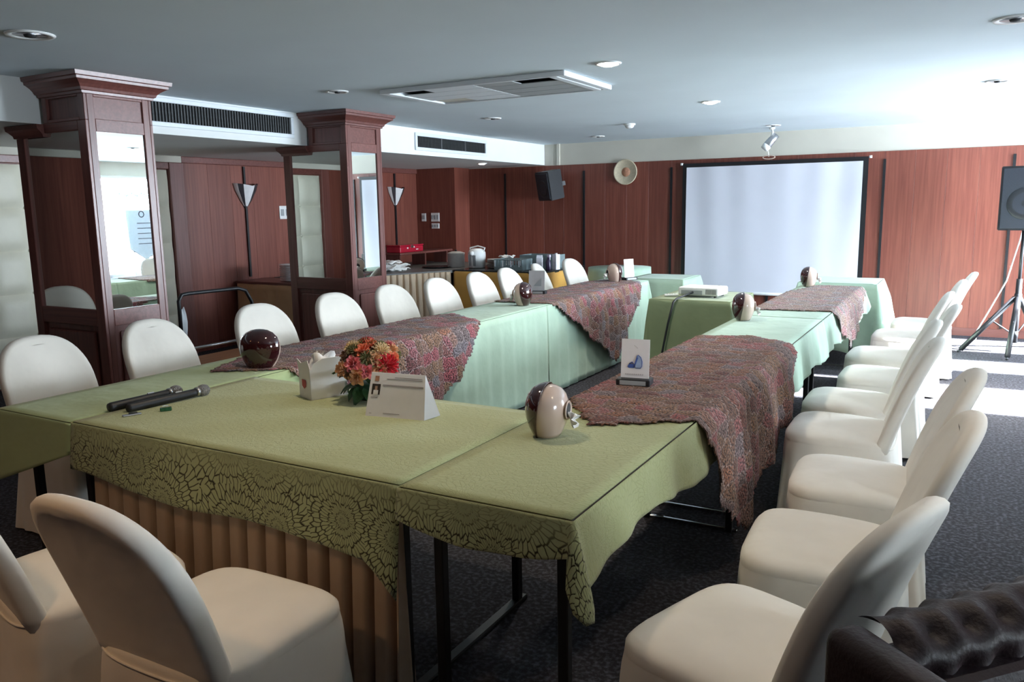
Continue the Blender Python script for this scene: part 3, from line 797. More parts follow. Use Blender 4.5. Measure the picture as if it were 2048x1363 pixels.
# pleated skirting under the front cloth
def pleated_skirt(name, path, z0, z1, mat, label, pitch=.10, depth=.035, grp=None, seed=0, cat='table skirt', gap=.6):
    V, Fc, pts = [], [], []
    d = 0
    for (a, b_) in zip(path[:-1], path[1:]):
        a, b_ = Vector(a), Vector(b_); L = (b_ - a).length; n = int(L / (pitch / 18)); dr = (b_ - a) / L; nn = Vector((dr.y, -dr.x))
        for i in range(n): pts.append((a + dr * L * i / n, nn, d + L * i / n))
        d += L
    pts.append((Vector(path[-1]), nn, d))
    rows = 10; m = len(pts)
    for r in range(rows + 1):
        f = r / rows
        for p, nn, dd in pts:
            ph = dd / pitch + .25 * noise.noise((dd * 2.2, seed, 0)); k = ph % 1
            w = (1 - (2 * k / .70 - 1) ** 6) if k < .70 else -gap * math.sin((k - .70) / .30 * PI)
            q = p + nn * (depth * w * (.35 + .65 * f) + .02 * f)
            V.append((q.x, q.y, z1 - (z1 - z0) * f))
    for r in range(rows):
        for i in range(m - 1):
            a = r * m + i; Fc.append((a, a + 1, a + m + 1, a + m))
    o = mesh(name, V, Fc, mat, None, True)
    md = o.modifiers.new('thick', 'SOLIDIFY'); md.thickness = .003
    tag(o, label, cat, grp)
    return o
pleated_skirt('table_skirt', [(-2.90, Y0 + .05), (-1.42, Y0 + .05)], .01, .70, M['beigecloth'], 'beige pleated skirting below the embossed front cloth', .092, .026, gap=4.0)

# ------------------------------------------------------------------ crochet runners
def runner(poly, x0, x1, label, seed, mat, z=TZ + .007, g=.02):
    """poly in unrolled coordinates (u across from x0, v along Y); u<0 hangs on the -X side, u>width on the +X side"""
    w = x1 - x0
    def inside(u, v):
        c = False; n = len(poly)
        for i in range(n):
            (xa, ya), (xb, yb) = poly[i], poly[(i + 1) % n]
            if (ya > v) != (yb > v) and u < (xb - xa) * (v - ya) / (yb - ya) + xa: c = not c
        return c
    us = [p[0] for p in poly]; vs = [p[1] for p in poly]
    nu, nv = int((max(us) - min(us)) / g) + 1, int((max(vs) - min(vs)) / g) + 1
    V, Fc, UV, idx = [], [], [], {}
    def vert(i, j):
        if (i, j) in idx: return idx[(i, j)]
        u = min(us) + i * g; v = min(vs) + j * g
        u += .010 * noise.noise((u * 40, v * 40, seed)); v += .010 * noise.noise((u * 40, v * 40, seed + 9))
        bumpz = abs(noise.noise((u * 14, v * 14, seed))) * .006 + .002 * noise.noise((u * 45, v * 45, seed + 3))
        if 0 <= u <= w: co = (x0 + u, v, z + bumpz)
        else:
            d = -u if u < 0 else u - w; s = -1 if u < 0 else 1; bx = x0 if u < 0 else x1
            fold = math.sin(v * 13 + seed) * .5 + math.sin(v * 29 + seed * 2) * .3
            off = .032 + .055 * min(d, .5) + fold * .028 * min(1, d / .25) + bumpz + .028 * min(1, d / .25)
            r = .02
            off = off * min(1, d / .05) if d < .05 else off
            co = (bx + s * off, v + .02 * fold * min(1, d / .3), z - max(0, d - .004) + .003)
        idx[(i, j)] = len(V); V.append(co); UV.append((u, v)); return idx[(i, j)]
    for i in range(nu):
        for j in range(nv):
            uc = min(us) + (i + .5) * g; vc = min(vs) + (j + .5) * g
            uc += .02 * noise.noise((uc * 18, vc * 18, seed + 4)); vc += .02 * noise.noise((uc * 18, vc * 18, seed + 6))
            if inside(uc, vc): Fc.append((vert(i, j), vert(i + 1, j), vert(i + 1, j + 1), vert(i, j + 1)))
    o = mesh('table_runner', V, Fc, M[mat], None, True)
    me = o.data; ul = me.uv_layers.new(name='UVMap'); li = [0] * len(me.loops); me.loops.foreach_get('vertex_index', li)
    ul.data.foreach_set('uv', [c for k in li for c in UV[k]])
    md = o.modifiers.new('thick', 'SOLIDIFY'); md.thickness = .004; md.offset = 1
    return tag(o, label, 'table runner', 'crochet table runners')
wl_, wr_ = LX1 - LX0, RX1 - RX0
runner([(.22, 2.66), (wl_, 2.86), (wl_ + .40, 3.55), (wl_ + .62, 3.85), (wl_ + .35, 4.3), (wl_, 4.74), (.10, 5.0), (-.12, 4.3), (-.10, 3.4)], LX0, LX1, 'floral crochet runner on the near left row, behind the flowers', 1, 'runner_rose')
runner([(.0, 5.80), (wl_, 5.84), (wl_ + .70, 7.06), (wl_ + .30, 7.55), (wl_, 7.9), (.15, 8.1), (-.1, 7.5), (-.1, 6.2)], LX0, LX1, 'floral crochet runner at the far end of the left row, tip near floor', 2, 'runner_rose')
runner([(-.06, 3.0), (.23, 2.58), (wr_, 2.80), (wr_ + .30, 2.93), (wr_ + .52, 3.15), (wr_ + .58, 3.3), (wr_ + .45, 3.55), (wr_ + .42, 3.95), (wr_ + .26, 4.35), (wr_, 4.66), (.28, 4.84), (-.10, 4.66), (-.12, 3.6)], RX0, RX1, 'large floral crochet runner on the near right row, under the sign', 3, 'runner_brown')
runner([(-.02, 6.09), (wr_, 6.17), (wr_ + .16, 6.3), (wr_ + .34, 6.65), (wr_ + .30, 7.0), (wr_ + .16, 7.6), (wr_, 8.1), (.15, 8.12), (-.05, 7.2)], RX0, RX1, 'pale floral crochet runner at the far end of the right row', 4, 'runner_pale')

# ------------------------------------------------------------------ chairs
def make_chair():
    t = empty('covered_chair')
    W = .235; z0, zt, zc = .40, .925, .66
    # back: rounded top slab leaning backwards
    out = []
    for i in range(5): out.append((W * (.97 + .03 * i / 4), z0 + (zc - z0) * i / 5))
    for i in range(0, 25):
        a = PI * i / 24; c, s = math.cos(a), math.sin(a)
        out.append((W * (abs(c) ** .74) * (1 if c >= 0 else -1), zc + (zt - zc) * (s ** .84)))
    for i in range(4, -1, -1): out.append((-W * (.97 + .03 * i / 4), z0 + (zc - z0) * i / 5))
    V, Fc = [], []
    n = len(out); cz = .62
    layers = [(-.030, .86), (-.030, .93), (-.024, .975), (-.010, .997), (.008, 1.0), (.022, .98), (.029, .94), (.029, .86)]
    def lean(z): 
        d = z - z0; return -.20 - .30 * d - .12 * d * d
    for y, s in layers:
        for x, z in out:
            xx, zz = x * s, cz + (z - cz) * (s if z > cz else 1)
            cur = .03 * (xx / W) ** 2
            V.append((xx, lean(zz) + y + cur, zz + .0))
    for k in range(len(layers) - 1):
        for i in range(n):
            j = (i + 1) % n; Fc.append((k * n + i, k * n + j, (k + 1) * n + j, (k + 1) * n + i))
    for k, flip in ((0, False), (len(layers) - 1, True)):
        # inner columns: bridge left/right outline points so that the face follows the lean
        half = n // 2
        for i in range(half - 1):
            a, b_, c, d = k * n + i, k * n + i + 1, k * n + n - 2 - i, k * n + n - 1 - i
            f = (a, d, c, b_) if not flip else (a, b_, c, d)
            Fc.append(f)
    mesh('back_cover', V, Fc, M['chair'], t, True)
    # seat cushion
    def seat_outline(k, grow):
        pts = []
        for i in range(40):
            a = 2 * PI * i / 40; c, s = math.cos(a), math.sin(a)
            e = .42
            x = (.248 + grow) * (abs(c) ** e) * (1 if c >= 0 else -1); y = (.235 + grow) * (abs(s) ** e) * (1 if s >= 0 else -1)
            if y > 0: x *= 1 + .04 * (y / .235)
            pts.append((x, y + .01))
        return pts
    V, Fc = [], []
    rings = [(.0, .405), (.006, .43), (.004, .452), (-.008, .466), (-.03, .475), (-.08, .481), (-.15, .484)]
    for g, z in rings:
        for x, y in seat_outline(0, g): V.append((x, y, z - .012 * max(0, -y) / .23))
    for k in range(len(rings) - 1):
        for i in range(40):
            j = (i + 1) % 40; Fc.append((k * 40 + i, k * 40 + j, k * 40 + 40 + j, k * 40 + 40 + i))
    Fc.append(tuple(range((len(rings) - 1) * 40, len(rings) * 40)))
    mesh('seat_cover', V, Fc, M['chair'], t, True)
    # skirt with soft folds, corner darts and wider hem
    V, Fc = [], []
    m = 120; rows = 12
    for r in range(rows + 1):
        f = r / rows; z = .43 - (.43 - .012) * f
        for i in range(m):
            a = 2 * PI * i / m; c, s = math.cos(a), math.sin(a); e = .42
            x = .253 * (abs(c) ** e) * (1 if c >= 0 else -1); y = .240 * (abs(s) ** e) * (1 if s >= 0 else -1)
            if y > 0: x *= 1 + .04 * (y / .235)
            corner = max(0, abs(math.sin(2 * a)) - .6) / .4
            gfl = 1 + f * (.06 + .10 * corner) + .022 * f * math.sin(a * 14 + 2 * math.sin(a * 3)) + .012 * math.exp(-((f - .12) / .07) ** 2)
            yy = y * gfl + .01
            if y < 0: yy -= .02 * f
            V.append((x * gfl, yy, z))
    for r in range(rows):
        for i in range(m):
            j = (i + 1) % m; Fc.append((r * m + i, r * m + m + i, r * m + m + j, r * m + j))
    mesh('skirt', V, Fc, M['chair'], t, True)
    # stitched seam where the back panel meets the skirt
    sm = []
    for i in range(-8, 9):
        x = .22 * i / 8; sm.append((x, -.240 * (1 - abs(x / .253) ** 4.76) ** .21 + .006, .418 + .012 * (x / .22) ** 2))
    tube('seam', sm, .0035, M['chair'], t, 6)
    return t
proto = make_chair(); used = [False]
def chair(x, y, face, label, grp, s=1.0):
    """face: heading in degrees of the front of the chair (0 = +X, 90 = +Y)"""
    o = proto if not used[0] else copy_tree(proto)
    used[0] = True
    o.location = (x, y, 0); o.rotation_euler.z = math.radians(face - 90); o.scale = (s, s, s)
    tag(o, label, 'chair', grp)
    return o
ordn = ['first', 'second', 'third', 'fourth', 'fifth', 'sixth', 'seventh', 'eighth', 'ninth', 'tenth']
left_y = [2.34, 3.02, 3.80, 4.56, 5.25, 5.93, 6.63, 7.22, 7.95, 8.72]
left_r = [0, 2, -6, -4, -3, -2, 0, 2, 14, -4]
for k, (y, r) in enumerate(zip(left_y, left_r)):
    chair(-3.79, y, r, f'cream covered chair, {ordn[k]} from the camera along the left row', 'chairs along the left row')
right = [(-.41, 1.91, 161), (-.33, 2.62, 183), (-.32, 3.34, 183), (-.47, 4.08, 181), (-.50, 4.70, 181), (-.42, 5.48, 180), (-.47, 6.26, 178), (-.40, 7.25, 180), (-.32, 8.05, 180)]
for k, (x, y, r) in enumerate(right):
    chair(x, y, r, f'cream covered chair, {ordn[k]} from the camera along the right row', 'chairs along the right row')
chair(-1.70, 1.37, 91, 'cream covered chair seen from behind, nearest the camera at the front table', 'chairs at the front table')
chair(-2.32, 1.37, 76, 'cream covered chair cut by the left picture edge at the front table', 'chairs at the front table')

chair(-6.50, 2.50, 20, 'cream covered chair standing apart in the alcove, seen in the near column mirror', 'chairs standing apart')

# ------------------------------------------------------------------ glazed ball tissue holders
def make_ball():
    """helmet-like glazed tissue holder: maroon rear shell sweeping over the top, cream front with a hole; front is +y"""
    t = empty('tissue_holder')
    prof = [(.0, 0), (.62, 0), (.70, .012), (.86, .04), (.97, .07), (1.0, .095), (.97, .120), (.86, .145), (.66, .164), (.40, .175), (.18, .179), (0, .180)]
    n = 48; ax, ay = .096, .074
    def build(name, mat, front, k):
        bm = bmesh.new(); R_ = []
        for r, z in prof:
            R_.append([bm.verts.new((ax * r * k * math.cos(2 * PI * i / n), ay * r * k * math.sin(2 * PI * i / n), z * (k if z > .09 else 1))) for i in range(n)])
        for q in range(len(prof) - 1):
            for i in range(n): bm.faces.new((R_[q][i], R_[q][(i + 1) % n], R_[q + 1][(i + 1) % n], R_[q + 1][i]))
        bmesh.ops.remove_doubles(bm, verts=bm.verts, dist=1e-5)
        bmesh.ops.bisect_plane(bm, geom=list(bm.verts) + list(bm.edges) + list(bm.faces), plane_co=(0, -.012, .09), plane_no=(0, 1, -.14), clear_inner=front, clear_outer=not front)
        return from_bm(name, bm, mat, t, True)
    sh = build('shell', M['maroon'], False, 1.015)
    md = sh.modifiers.new('thick', 'SOLIDIFY'); md.thickness = .004; md.offset = 1
    build('face', M['cream'], True, 1.0)
    hole = lathe('opening', [(.030, 0), (.034, .004), (.030, .007), (.026, .003), (0, .001)], M['cream'], t, 28, sx=1.25, sy=1.0)
    hole.rotation_euler = (-PI / 2, 0, 0); hole.location = (0, ay * .965, .092)
    hd = lathe('dark_slot', [(.025, 0), (.025, .002), (0, .002)], M['dark'], t, 20, sx=1.25); hd.rotation_euler = (-PI / 2, 0, 0); hd.location = (0, ay * .985, .092)
    V, Fc = [], []
    k, mm = 18, 7
    for j in range(mm):
        f = j / (mm - 1)
        for i in range(k):
            a = 2 * PI * i / k; r = .008 + .018 * f * (1 + .45 * math.sin(a * 3 + j) + .3 * math.sin(a * 7 + 2 * j))
            V.append((r * math.cos(a), ay * .99 + .030 * f - .01 * math.sin(a * 4) * f, .080 + r * math.sin(a) * .8 - .022 * f))
    for j in range(mm - 1):
        for i in range(k):
            q2 = (i + 1) % k; Fc.append((j * k + i, j * k + q2, j * k + k + q2, j * k + k + i))
    mesh('tissue', V, Fc, M['tissue'], t, True)
    return t
ball = make_ball(); first = True
for (x, y, r, s, lab) in ((-3.09, 2.86, 25, 1.05, 'dark maroon glazed ball on the left row runner, beside the flowers'),
                       (-1.235, 2.42, -80, .98, 'maroon and cream glazed tissue ball on the near right corner cloth'),
                       (-3.12, 5.68, 100, 1.0, 'maroon glazed tissue ball with tissue beside the grey sign on the left row'),
                       (-3.20, 7.82, 135, 1.05, 'cream cheeked tissue ball at the far end of the left row'),
                       (-1.31, 5.52, -72, 1.0, 'half maroon half cream tissue ball in the middle of the right row'),
                       (-1.30, 8.02, -80, 1.0, 'pale lit tissue ball at the far end of the right row')):
    o = ball if first else copy_tree(ball)
    first = False
    o.location = (x, y, TZ + .008); o.rotation_euler.z = math.radians(r); o.scale = (s, s, s)
    tag(o, lab, 'tissue holder', 'glazed ball tissue holders')

# ------------------------------------------------------------------ things on the front table
FT = TZ + .005
def mic(x, y, ang, label, L=.21):
    t = thing('microphone', label, 'microphone', (x, y, FT + .021), math.radians(ang), 'wireless microphones')
    tube('body', [(-L, 0, -.004), (-L + .01, 0, -.004), (-.02, 0, .0), (0, 0, .002)], [.016, .019, .0175, .016], M['blackplastic'], t, 18)
    tube('neck_ring', [(-.004, 0, .002), (.008, 0, .002)], .020, M['steel'], t, 18)
    h = lathe('head', [(.017, 0), (.024, .012), (.026, .026), (.022, .042), (.012, .052), (0, .054)], M['micmesh'], t, 20)
    h.rotation_euler = (0, PI / 2, 0); h.location = (.006, 0, .003)
    box('switch', -.10, -.07, -.004, .004, .016, .021, M['steel'], t, .001, 1)
    return t
M['micmesh'] = plain('wire_mesh_grey', (.22, .21, .2), .4, .5, 260, .8, 300, metal=.7)
mic(-2.850, 2.265, 84, 'black wireless microphone lying nearer the table edge', .31)
mic(-2.945, 2.20, 86, 'black wireless microphone lying just behind the other', .27)
t = thing('receiver_clip', 'small green and silver clip beside the microphones', 'clip', (-2.76, 2.04, FT), .9)
box('body', -.022, .022, -.012, .012, .001, .016, plain('green_metal', (.02, .09, .04), .25, .3, 90), t, .004); box('spring', -.012, .012, -.004, .004, .016, .022, M['chrome'], t, .001, 1)
t = thing('receiver_clip', 'flat silver clip at the microphone end', 'clip', (-2.82, 1.93, FT), 1.2)
box('body', -.035, .035, -.010, .010, .001, .008, M['steel'], t, .003); box('spring', -.01, .02, -.006, .006, .008, .013, M['black'], t, .001, 1)

# tent card with portrait
def slab(name, pts, nrm, th, mat, parent):
    bm = bmesh.new(); nrm = Vector(nrm).normalized()
    a = [bm.verts.new(Vector(p)) for p in pts]; b_ = [bm.verts.new(Vector(p) - nrm * th) for p in pts]
    bm.faces.new(a); bm.faces.new(b_[::-1]); n = len(pts)
    for i in range(n): bm.faces.new((a[i], b_[i], b_[(i + 1) % n], a[(i + 1) % n]))
    return from_bm(name, bm, mat, parent)
t = thing('tent_card', 'white folded desk card with a small portrait, in front of the flowers', 'desk card', (-1.865, 2.405, FT), math.radians(8))
w, h, dp = .128, .165, .05
def cp(u, v, e=0.0):                       # point on the sloping front, u across, v up
    return (-w + 2 * w * u, -dp + dp * .9 * v - e, h * v + e * .2)
tl = .012
slab('front_leaf', [cp(0, 0), cp(1, 0), cp(.955, 1), cp(.045, 1)], (0, -1, .24), .002, M['paper'], t)
slab('side_leaf', [(w, -dp, 0), (w + .02, dp * .9, 0), (w - .012, -.004, h)], (1, .2, .1), .002, M['paper_d'] if 'paper_d' in M else M['paper'], t)
slab('back_leaf', [(-w, dp, 0), (w + .02, dp * .9, 0), (w - .012, -.003, h), (-w + .012, -.003, h)], (0, 1, .24), .002, M['paper'], t)
def pr(name, u0, u1, v0, v1, mat, e=.0012):
    sl = lambda u, v: cp(.045 * v + u * (1 - .09 * v), v, e)
    return slab(name, [sl(u0, v0), sl(u1, v0), sl(u1, v1), sl(u0, v1)], (0, -1, .24), .0008, mat, t)
M['photo_dark'] = plain('portrait_print', (.035, .025, .022), .5, .4, 60); M['greyink'] = plain('grey_ink', (.33, .29, .29), .7, .05); M['skin'] = plain('portrait_face', (.42, .27, .2), .6, .1)
pr('portrait', .05, .20, .50, .74, M['photo_dark']); pr('portrait_shirt', .085, .17, .50, .60, M['paper'], .002); pr('portrait_head', .105, .15, .60, .69, M['skin'], .002)
pr('emblem', .085, .16, .80, .92, plain('emblem_print', (.45, .22, .14), .6, .2, 80))
for (u0, u1, v) in ((.30, .95, .86), (.45, .95, .90), (.24, .97, .725), (.24, .97, .70), (.05, .17, .43), (.30, .58, .09), (.06, .10, .07)):
    pr('text_line', u0, u1, v, v + .012, M['greyink'])

# tissue box
t = thing('tissue_box', 'white cut-out tissue box with a red crest, left of the flowers', 'tissue box', (-2.40, 2.45, FT), math.radians(-22))
V = [(0, 0), (.115, 0), (.115, .15), (.10, .17), (.03, .172), (.008, .16), (0, .13)]
bm = bmesh.new()
a = [bm.verts.new((.0, -.0 - y * 0, z)) for y, z in V]; bm.free()
slab('front_panel', [(-.055, 0, 0), (.055, 0, 0), (.055, 0, .135), (.035, 0, .168), (-.03, 0, .150), (-.07, 0, .165), (-.055, 0, .11)], (0, -1, 0), .003, M['paper'], t)
slab('side_panel', [(.055, 0, 0), (.055, .17, 0), (.055, .17, .16), (.055, .16, .172), (.055, .06, .172), (.055, .02, .155), (.055, 0, .12)], (1, 0, 0), .003, M['white'], t)
slab('side_panel', [(-.055, 0, 0), (-.055, .17, 0), (-.055, .17, .15), (-.055, 0, .11)], (-1, 0, 0), .003, M['white'], t)
slab('back_panel', [(-.055, .17, 0), (.055, .17, 0), (.055, .17, .155), (-.055, .17, .155)], (0, 1, 0), .003, M['paper'], t)
slab('base', [(-.055, 0, .001), (.055, 0, .001), (.055, .17, .001), (-.055, .17, .001)], (0, 0, -1), .003, M['paper'], t)
slab('crest', [(-.022, -.0025, .082), (.016, -.0025, .082), (.016, -.0025, .055), (-.003, -.0025, .043), (-.022, -.0025, .055)], (0, -1, 0), .001, plain('red_crest', (.42, .03, .04), .5, .15, 80), t)
V, Fc = [], []
for j in range(6):
    f = j / 5
    for i in range(20):
        a_ = 2 * PI * i / 20; r = .045 - .02 * f + .014 * f * math.sin(3 * a_ + j) 
        V.append((r * math.cos(a_), .085 + 1.5 * r * math.sin(a_), .11 + .075 * f + .012 * math.sin(4 * a_ + j) * f))
for j in range(5):
    for i in range(20): q = (i + 1) % 20; Fc.append((j * 20 + i, j * 20 + q, j * 20 + 20 + q, j * 20 + 20 + i))
mesh('tissue', V, Fc, M['tissue'], t, True)

# flowers
t = thing('flower_arrangement', 'low arrangement of coral, pink, cream and red artificial flowers', 'flowers', (-2.16, 2.58, FT))
lathe('bowl', [(.05, 0), (.065, .01), (.075, .05), (.07, .07), (.0, .07)], plain('green_bowl', (.03, .09, .05), .4, .2, 40), t, 24)
M['leaf'] = plain('dark_leaf', (.025, .085, .03), .45, .35, 40, .2, 90)
cols = {'coral': (.74, .20, .09), 'pink': (.72, .20, .22), 'peach': (.72, .40, .21), 'cream': (.76, .60, .36), 'red': (.60, .015, .03), 'sage': (.23, .22, .09), 'brown': (.20, .10, .055)}
FM = {k: plain(k + '_petal', v, .6, .18, 50, .15, 120, sheen=.2) for k, v in cols.items()}
def bloom_mesh(name, mat, layers):
    V, Fc = [], []
    rnd = random.Random(len(name))
    for li, (cnt, rad, lift, curl, wid) in enumerate(layers):
        for p in range(cnt):
            a0 = 2 * PI * (p + .5 * li) / cnt + rnd.uniform(-.15, .15); base = len(V)
            for r in range(4):
                f = r / 3
                for q in range(4):
                    g = (q / 3 - .5) * 2
                    ww = wid * math.sin(PI * (.18 + .72 * f))
                    rr = rad * (.12 + .88 * f) * (1 - .12 * g * g)
                    zz = lift * f ** .7 - curl * f * f * f + .12 * lift * g * g
                    aa = a0 + g * ww
                    V.append((rr * math.cos(aa), rr * math.sin(aa), zz))
            for r in range(3):
                for q in range(3): a = base + r * 4 + q; Fc.append((a, a + 1, a + 5, a + 4))
    me = bpy.data.meshes.new(name); me.from_pydata(V, [], Fc); me.materials.append(mat)
    me.polygons.foreach_set('use_smooth', [True] * len(me.polygons)); return me
rose_l = [(6, .034, .010, .008, .62), (5, .028, .020, .004, .66), (5, .021, .026, .002, .7), (4, .013, .028, 0, .8)]
mum_l = [(16, .040, .006, .004, .22), (14, .034, .016, .002, .24), (11, .026, .024, 0, .28), (8, .017, .028, 0, .34), (5, .009, .03, 0, .5)]
BM = {}
for k in FM: BM[k] = bloom_mesh('rose', FM[k], mum_l if k in ('red', 'cream', 'sage') else rose_l)
spots = [('coral', .3, .80, 1.15), ('pink', -.75, .22, 1.2), ('coral', -.35, .62, 1.15), ('cream', .95, .55, 1.2), ('red', .95, .12, 1.35), ('peach', .35, .36, 1.0), ('peach', -.55, -.12, 1.15), ('peach', -1.35, .05, 1.1),
         ('sage', -1.1, .62, 1.15), ('sage', -.05, .40, 1.1), ('brown', -1.45, .42, 1.1), ('sage', .62, .80, 1.1), ('cream', .15, .98, .9), ('red', -.05, 1.0, 1.0), ('sage', -.55, .98, 1.1), ('brown', -.9, -.05, 1.0), ('peach', .55, .05, 1.0), ('pink', -.1, .02, .95),
         ('sage', 1.5, .75, 1.0), ('coral', 1.5, .3, 1.0), ('cream', -1.7, .75, 1.0), ('peach', 2.2, .5, 1.0), ('pink', 2.8, .6, 1.0), ('sage', 3.1, .3, 1.0)]
VD = Vector((.64, -.77, 0))              # the side of the bouquet that faces the camera
for k, az, el, s in spots:
    a = math.atan2(VD.y, VD.x) + az * .62; e = el * 1.25 + .12
    d = Vector((math.cos(a) * math.cos(e), math.sin(a) * math.cos(e), math.sin(e)))
    o = bpy.data.objects.new('rose', BM[k]); link(o, t)
    o.location = Vector((0, 0, .125)) + Vector((d.x * .13, d.y * .13, d.z * .105)); k_ = 1.0 if k in ('sage', 'brown') else 1.15; o.scale = (s * k_, s * k_, s * k_)
    o.rotation_euler = d.to_track_quat('Z', 'Y').to_euler()
lv = []
V = []; Fc = []
for r in range(6):
    f = r / 5; w = .030 * math.sin(PI * (.08 + .9 * f))
    for g in (-1, 0, 1): V.append((f * .11, g * w, .02 * math.sin(f * 2.6) - .03 * f * f + (.006 if g else 0)))
for r in range(5):
    for g in range(2): a = r * 3 + g; Fc.append((a, a + 1, a + 4, a + 3))
lm = bpy.data.meshes.new('leaf'); lm.from_pydata(V, [], Fc); lm.materials.append(M['leaf']); lm.polygons.foreach_set('use_smooth', [True] * len(lm.polygons))
for i in range(26):
    a = math.atan2(VD.y, VD.x) + (i % 13 - 6) * .45; o = bpy.data.objects.new('leaf', lm); link(o, t)
    low = i < 13
    o.location = (.045 * math.cos(a), .045 * math.sin(a), .055 if low else .10); o.rotation_euler = (random.uniform(-.5, .5), random.uniform(.15, .6) if low else random.uniform(-.5, .1), a); o.scale = [random.uniform(.7, 1.0)] * 3

# sign stands
def sign(x, y, rz, label, logo, w=.10, h=.21, board=M['paper']):
    t = thing('sign_stand', label, 'sign', (x, y, TZ + .010), math.radians(rz), 'small sign stands')
    bm = bmesh.new(); bm_box(bm, -w * .60, w * .60, -.05, .035, 0, .030, .005)
    from_bm('base', bm, M['blackplastic'], t)
    slab('base_plate', [(-w * .46, -.052, .006), (w * .46, -.052, .006), (w * .46, -.052, .025), (-w * .46, -.052, .025)], (0, -1, 0), .001, M['acgrey'], t)
    slab('board', [(-w / 2, -.012, .02), (w / 2, -.012, .02), (w / 2, .008, h), (-w / 2, .008, h)], (0, -1, .1), .003, board, t)
    if logo:
        f = lambda u, v: (u * w, -.0145 + .02 * (v * h - .02) / (h - .02) , v * h)
        bl = M['blue']
        slab('logo_leaf', [f(.02, .38), f(.22, .38), f(.24, .52), f(.20, .60), f(.10, .66), f(.03, .55)], (0, -1, .1), .0006, M['bluelt'], t)
        pts = [f(-.02 + .01 * i, .38 + .27 * (i / 10) ** .8) for i in range(11)]
        tube('logo_stroke', pts, .0022, bl, t, 6); tube('logo_stroke', [f(-.2, .46), f(-.1, .50), f(.0, .44), f(.10, .60)], .0022, bl, t, 6)
        slab('logo_pill', [f(-.27, .40), f(-.22, .37), f(-.04, .37), f(.0, .40), f(-.02, .44), f(-.1, .46), f(-.22, .45)], (0, -1, .1), .0008, bl, t)
        tube('logo_stroke', [f(.02, .37), f(.2, .37), f(.25, .42), f(.25, .52), f(.2, .61), f(.1, .66)], .0016, bl, t, 6)
        for i in range(9): 
            u = -.34 + i * .075; slab('caption_mark', [f(u, .215), f(u + .045, .215), f(u + .05, .245), f(u + .008, .245)], (0, -1, .1), .0005, M['greylt'], t)
        tube('logo_stroke', [f(-.05, .87), f(.02, .84), f(.09, .80)], .0006, M['greyink'], t, 5)
    return t
M['blue'] = plain('blue_print', (.05, .10, .34), .5, .1); M['bluelt'] = plain('light_blue_print', (.32, .42, .62), .5, .1, 60); M['greylt'] = plain('pale_grey_print', (.56, .53, .55), .6, .05)
sign(-1.245, 3.29, 8, 'white sign board with blue logo on a black base, right row', True, .125, .20)
M['boardgrey'] = plain('grey_card', (.50, .49, .50), .6, .08, 12)
s2 = sign(-3.40, 6.46, 12, 'grey sign board beside the tissue ball on the left row', False, .15, .21, M['boardgrey'])
slab('grey_motif', [(-.03, -.009, .07), (.045, -.009, .07), (.045, 0.0, .145)], (0, -1, .1), .001, M['acgrey'], s2)
sign(-3.12, 8.03, 62, 'thin white sign board at the far end of the left row', False, .13, .22, M['white'])

# ------------------------------------------------------------------ projector table
table(-2.34, -1.66, 6.52, 7.30, 'projector table between the two rows, under olive cloth', 'front tables')
cloth('tablecloth', -2.34, -1.66, 6.52, 7.30, lambda s, t, p: .60 + .02 * math.sin(8 * t), M['mint_dark'], 'olive green cloth on the projector table between the rows', ripple=.012, rf=12, flare=.03, corner=.08, seed=12)
t = thing('projector', 'white projector on the olive covered table', 'projector', (-1.98, 6.86, TZ + .006), math.radians(-4))
bm = bmesh.new(); bm_box(bm, -.18, .18, -.13, .13, .012, .085, .018, 3); from_bm('case', bm, M['white'], t)
for sx in (-1, 1):
    for sy in (-1, 1): lathe('foot', [(.012, 0), (.012, .014)], M['blackplastic'], t, 10, (sx * .14, sy * .09, 0))
lens = lathe('lens', [(.035, 0), (.035, .02), (.028, .022), (.026, .012), (0, .012)], M['blackplastic'], t, 20); lens.rotation_euler = (-PI / 2, 0, 0); lens.location = (.09, .125, .05)
box('socket_panel', -.15, .04, -.134, -.128, .022, .06, M['acgrey'], t, .003, 1)
for i in range(8): box('vent_slot', .07 + i * .012, .076 + i * .012, -.132, -.128, .028, .07, M['grille'], t)
box('control_pad', -.05, .05, -.05, .03, .084, .087, M['alu'], t, .001, 1)
o = tube('projector_cable', [(-2.03, 6.725, .80), (-2.06, 6.68, .785), (-2.10, 6.50, .765), (-2.115, 6.46, .74), (-2.15, 6.43, .55), (-2.20, 6.41, .25), (-2.22, 6.38, .06), (-2.19, 6.30, .012), (-2.1, 6.1, .01), (-2.2, 5.7, .01)], .009, M['blackplastic'])
tag(o, 'black cable hanging from the projector down to the floor', 'cable')
t = thing('power_strip', 'white power strip on the floor below the projector', 'power strip', (-2.24, 6.02, 0), .5)
box('body', -.13, .13, -.03, .03, 0, .035, M['white'], t, .006)
for i in range(4): box('outlet', -.10 + i * .055, -.065 + i * .055, -.016, .016, .0345, .0365, M['acgrey'], t)
t = thing('remote_control', 'pale small remote control lying left of the projector', 'remote', (-2.23, 6.75, TZ + .006), .5)
box('body', -.06, .06, -.022, .022, 0, .018, M['white'], t, .006)
for i in range(4): box('button', -.04 + i * .022, -.028 + i * .022, -.006, .006, .0175, .020, M['acgrey'], t)

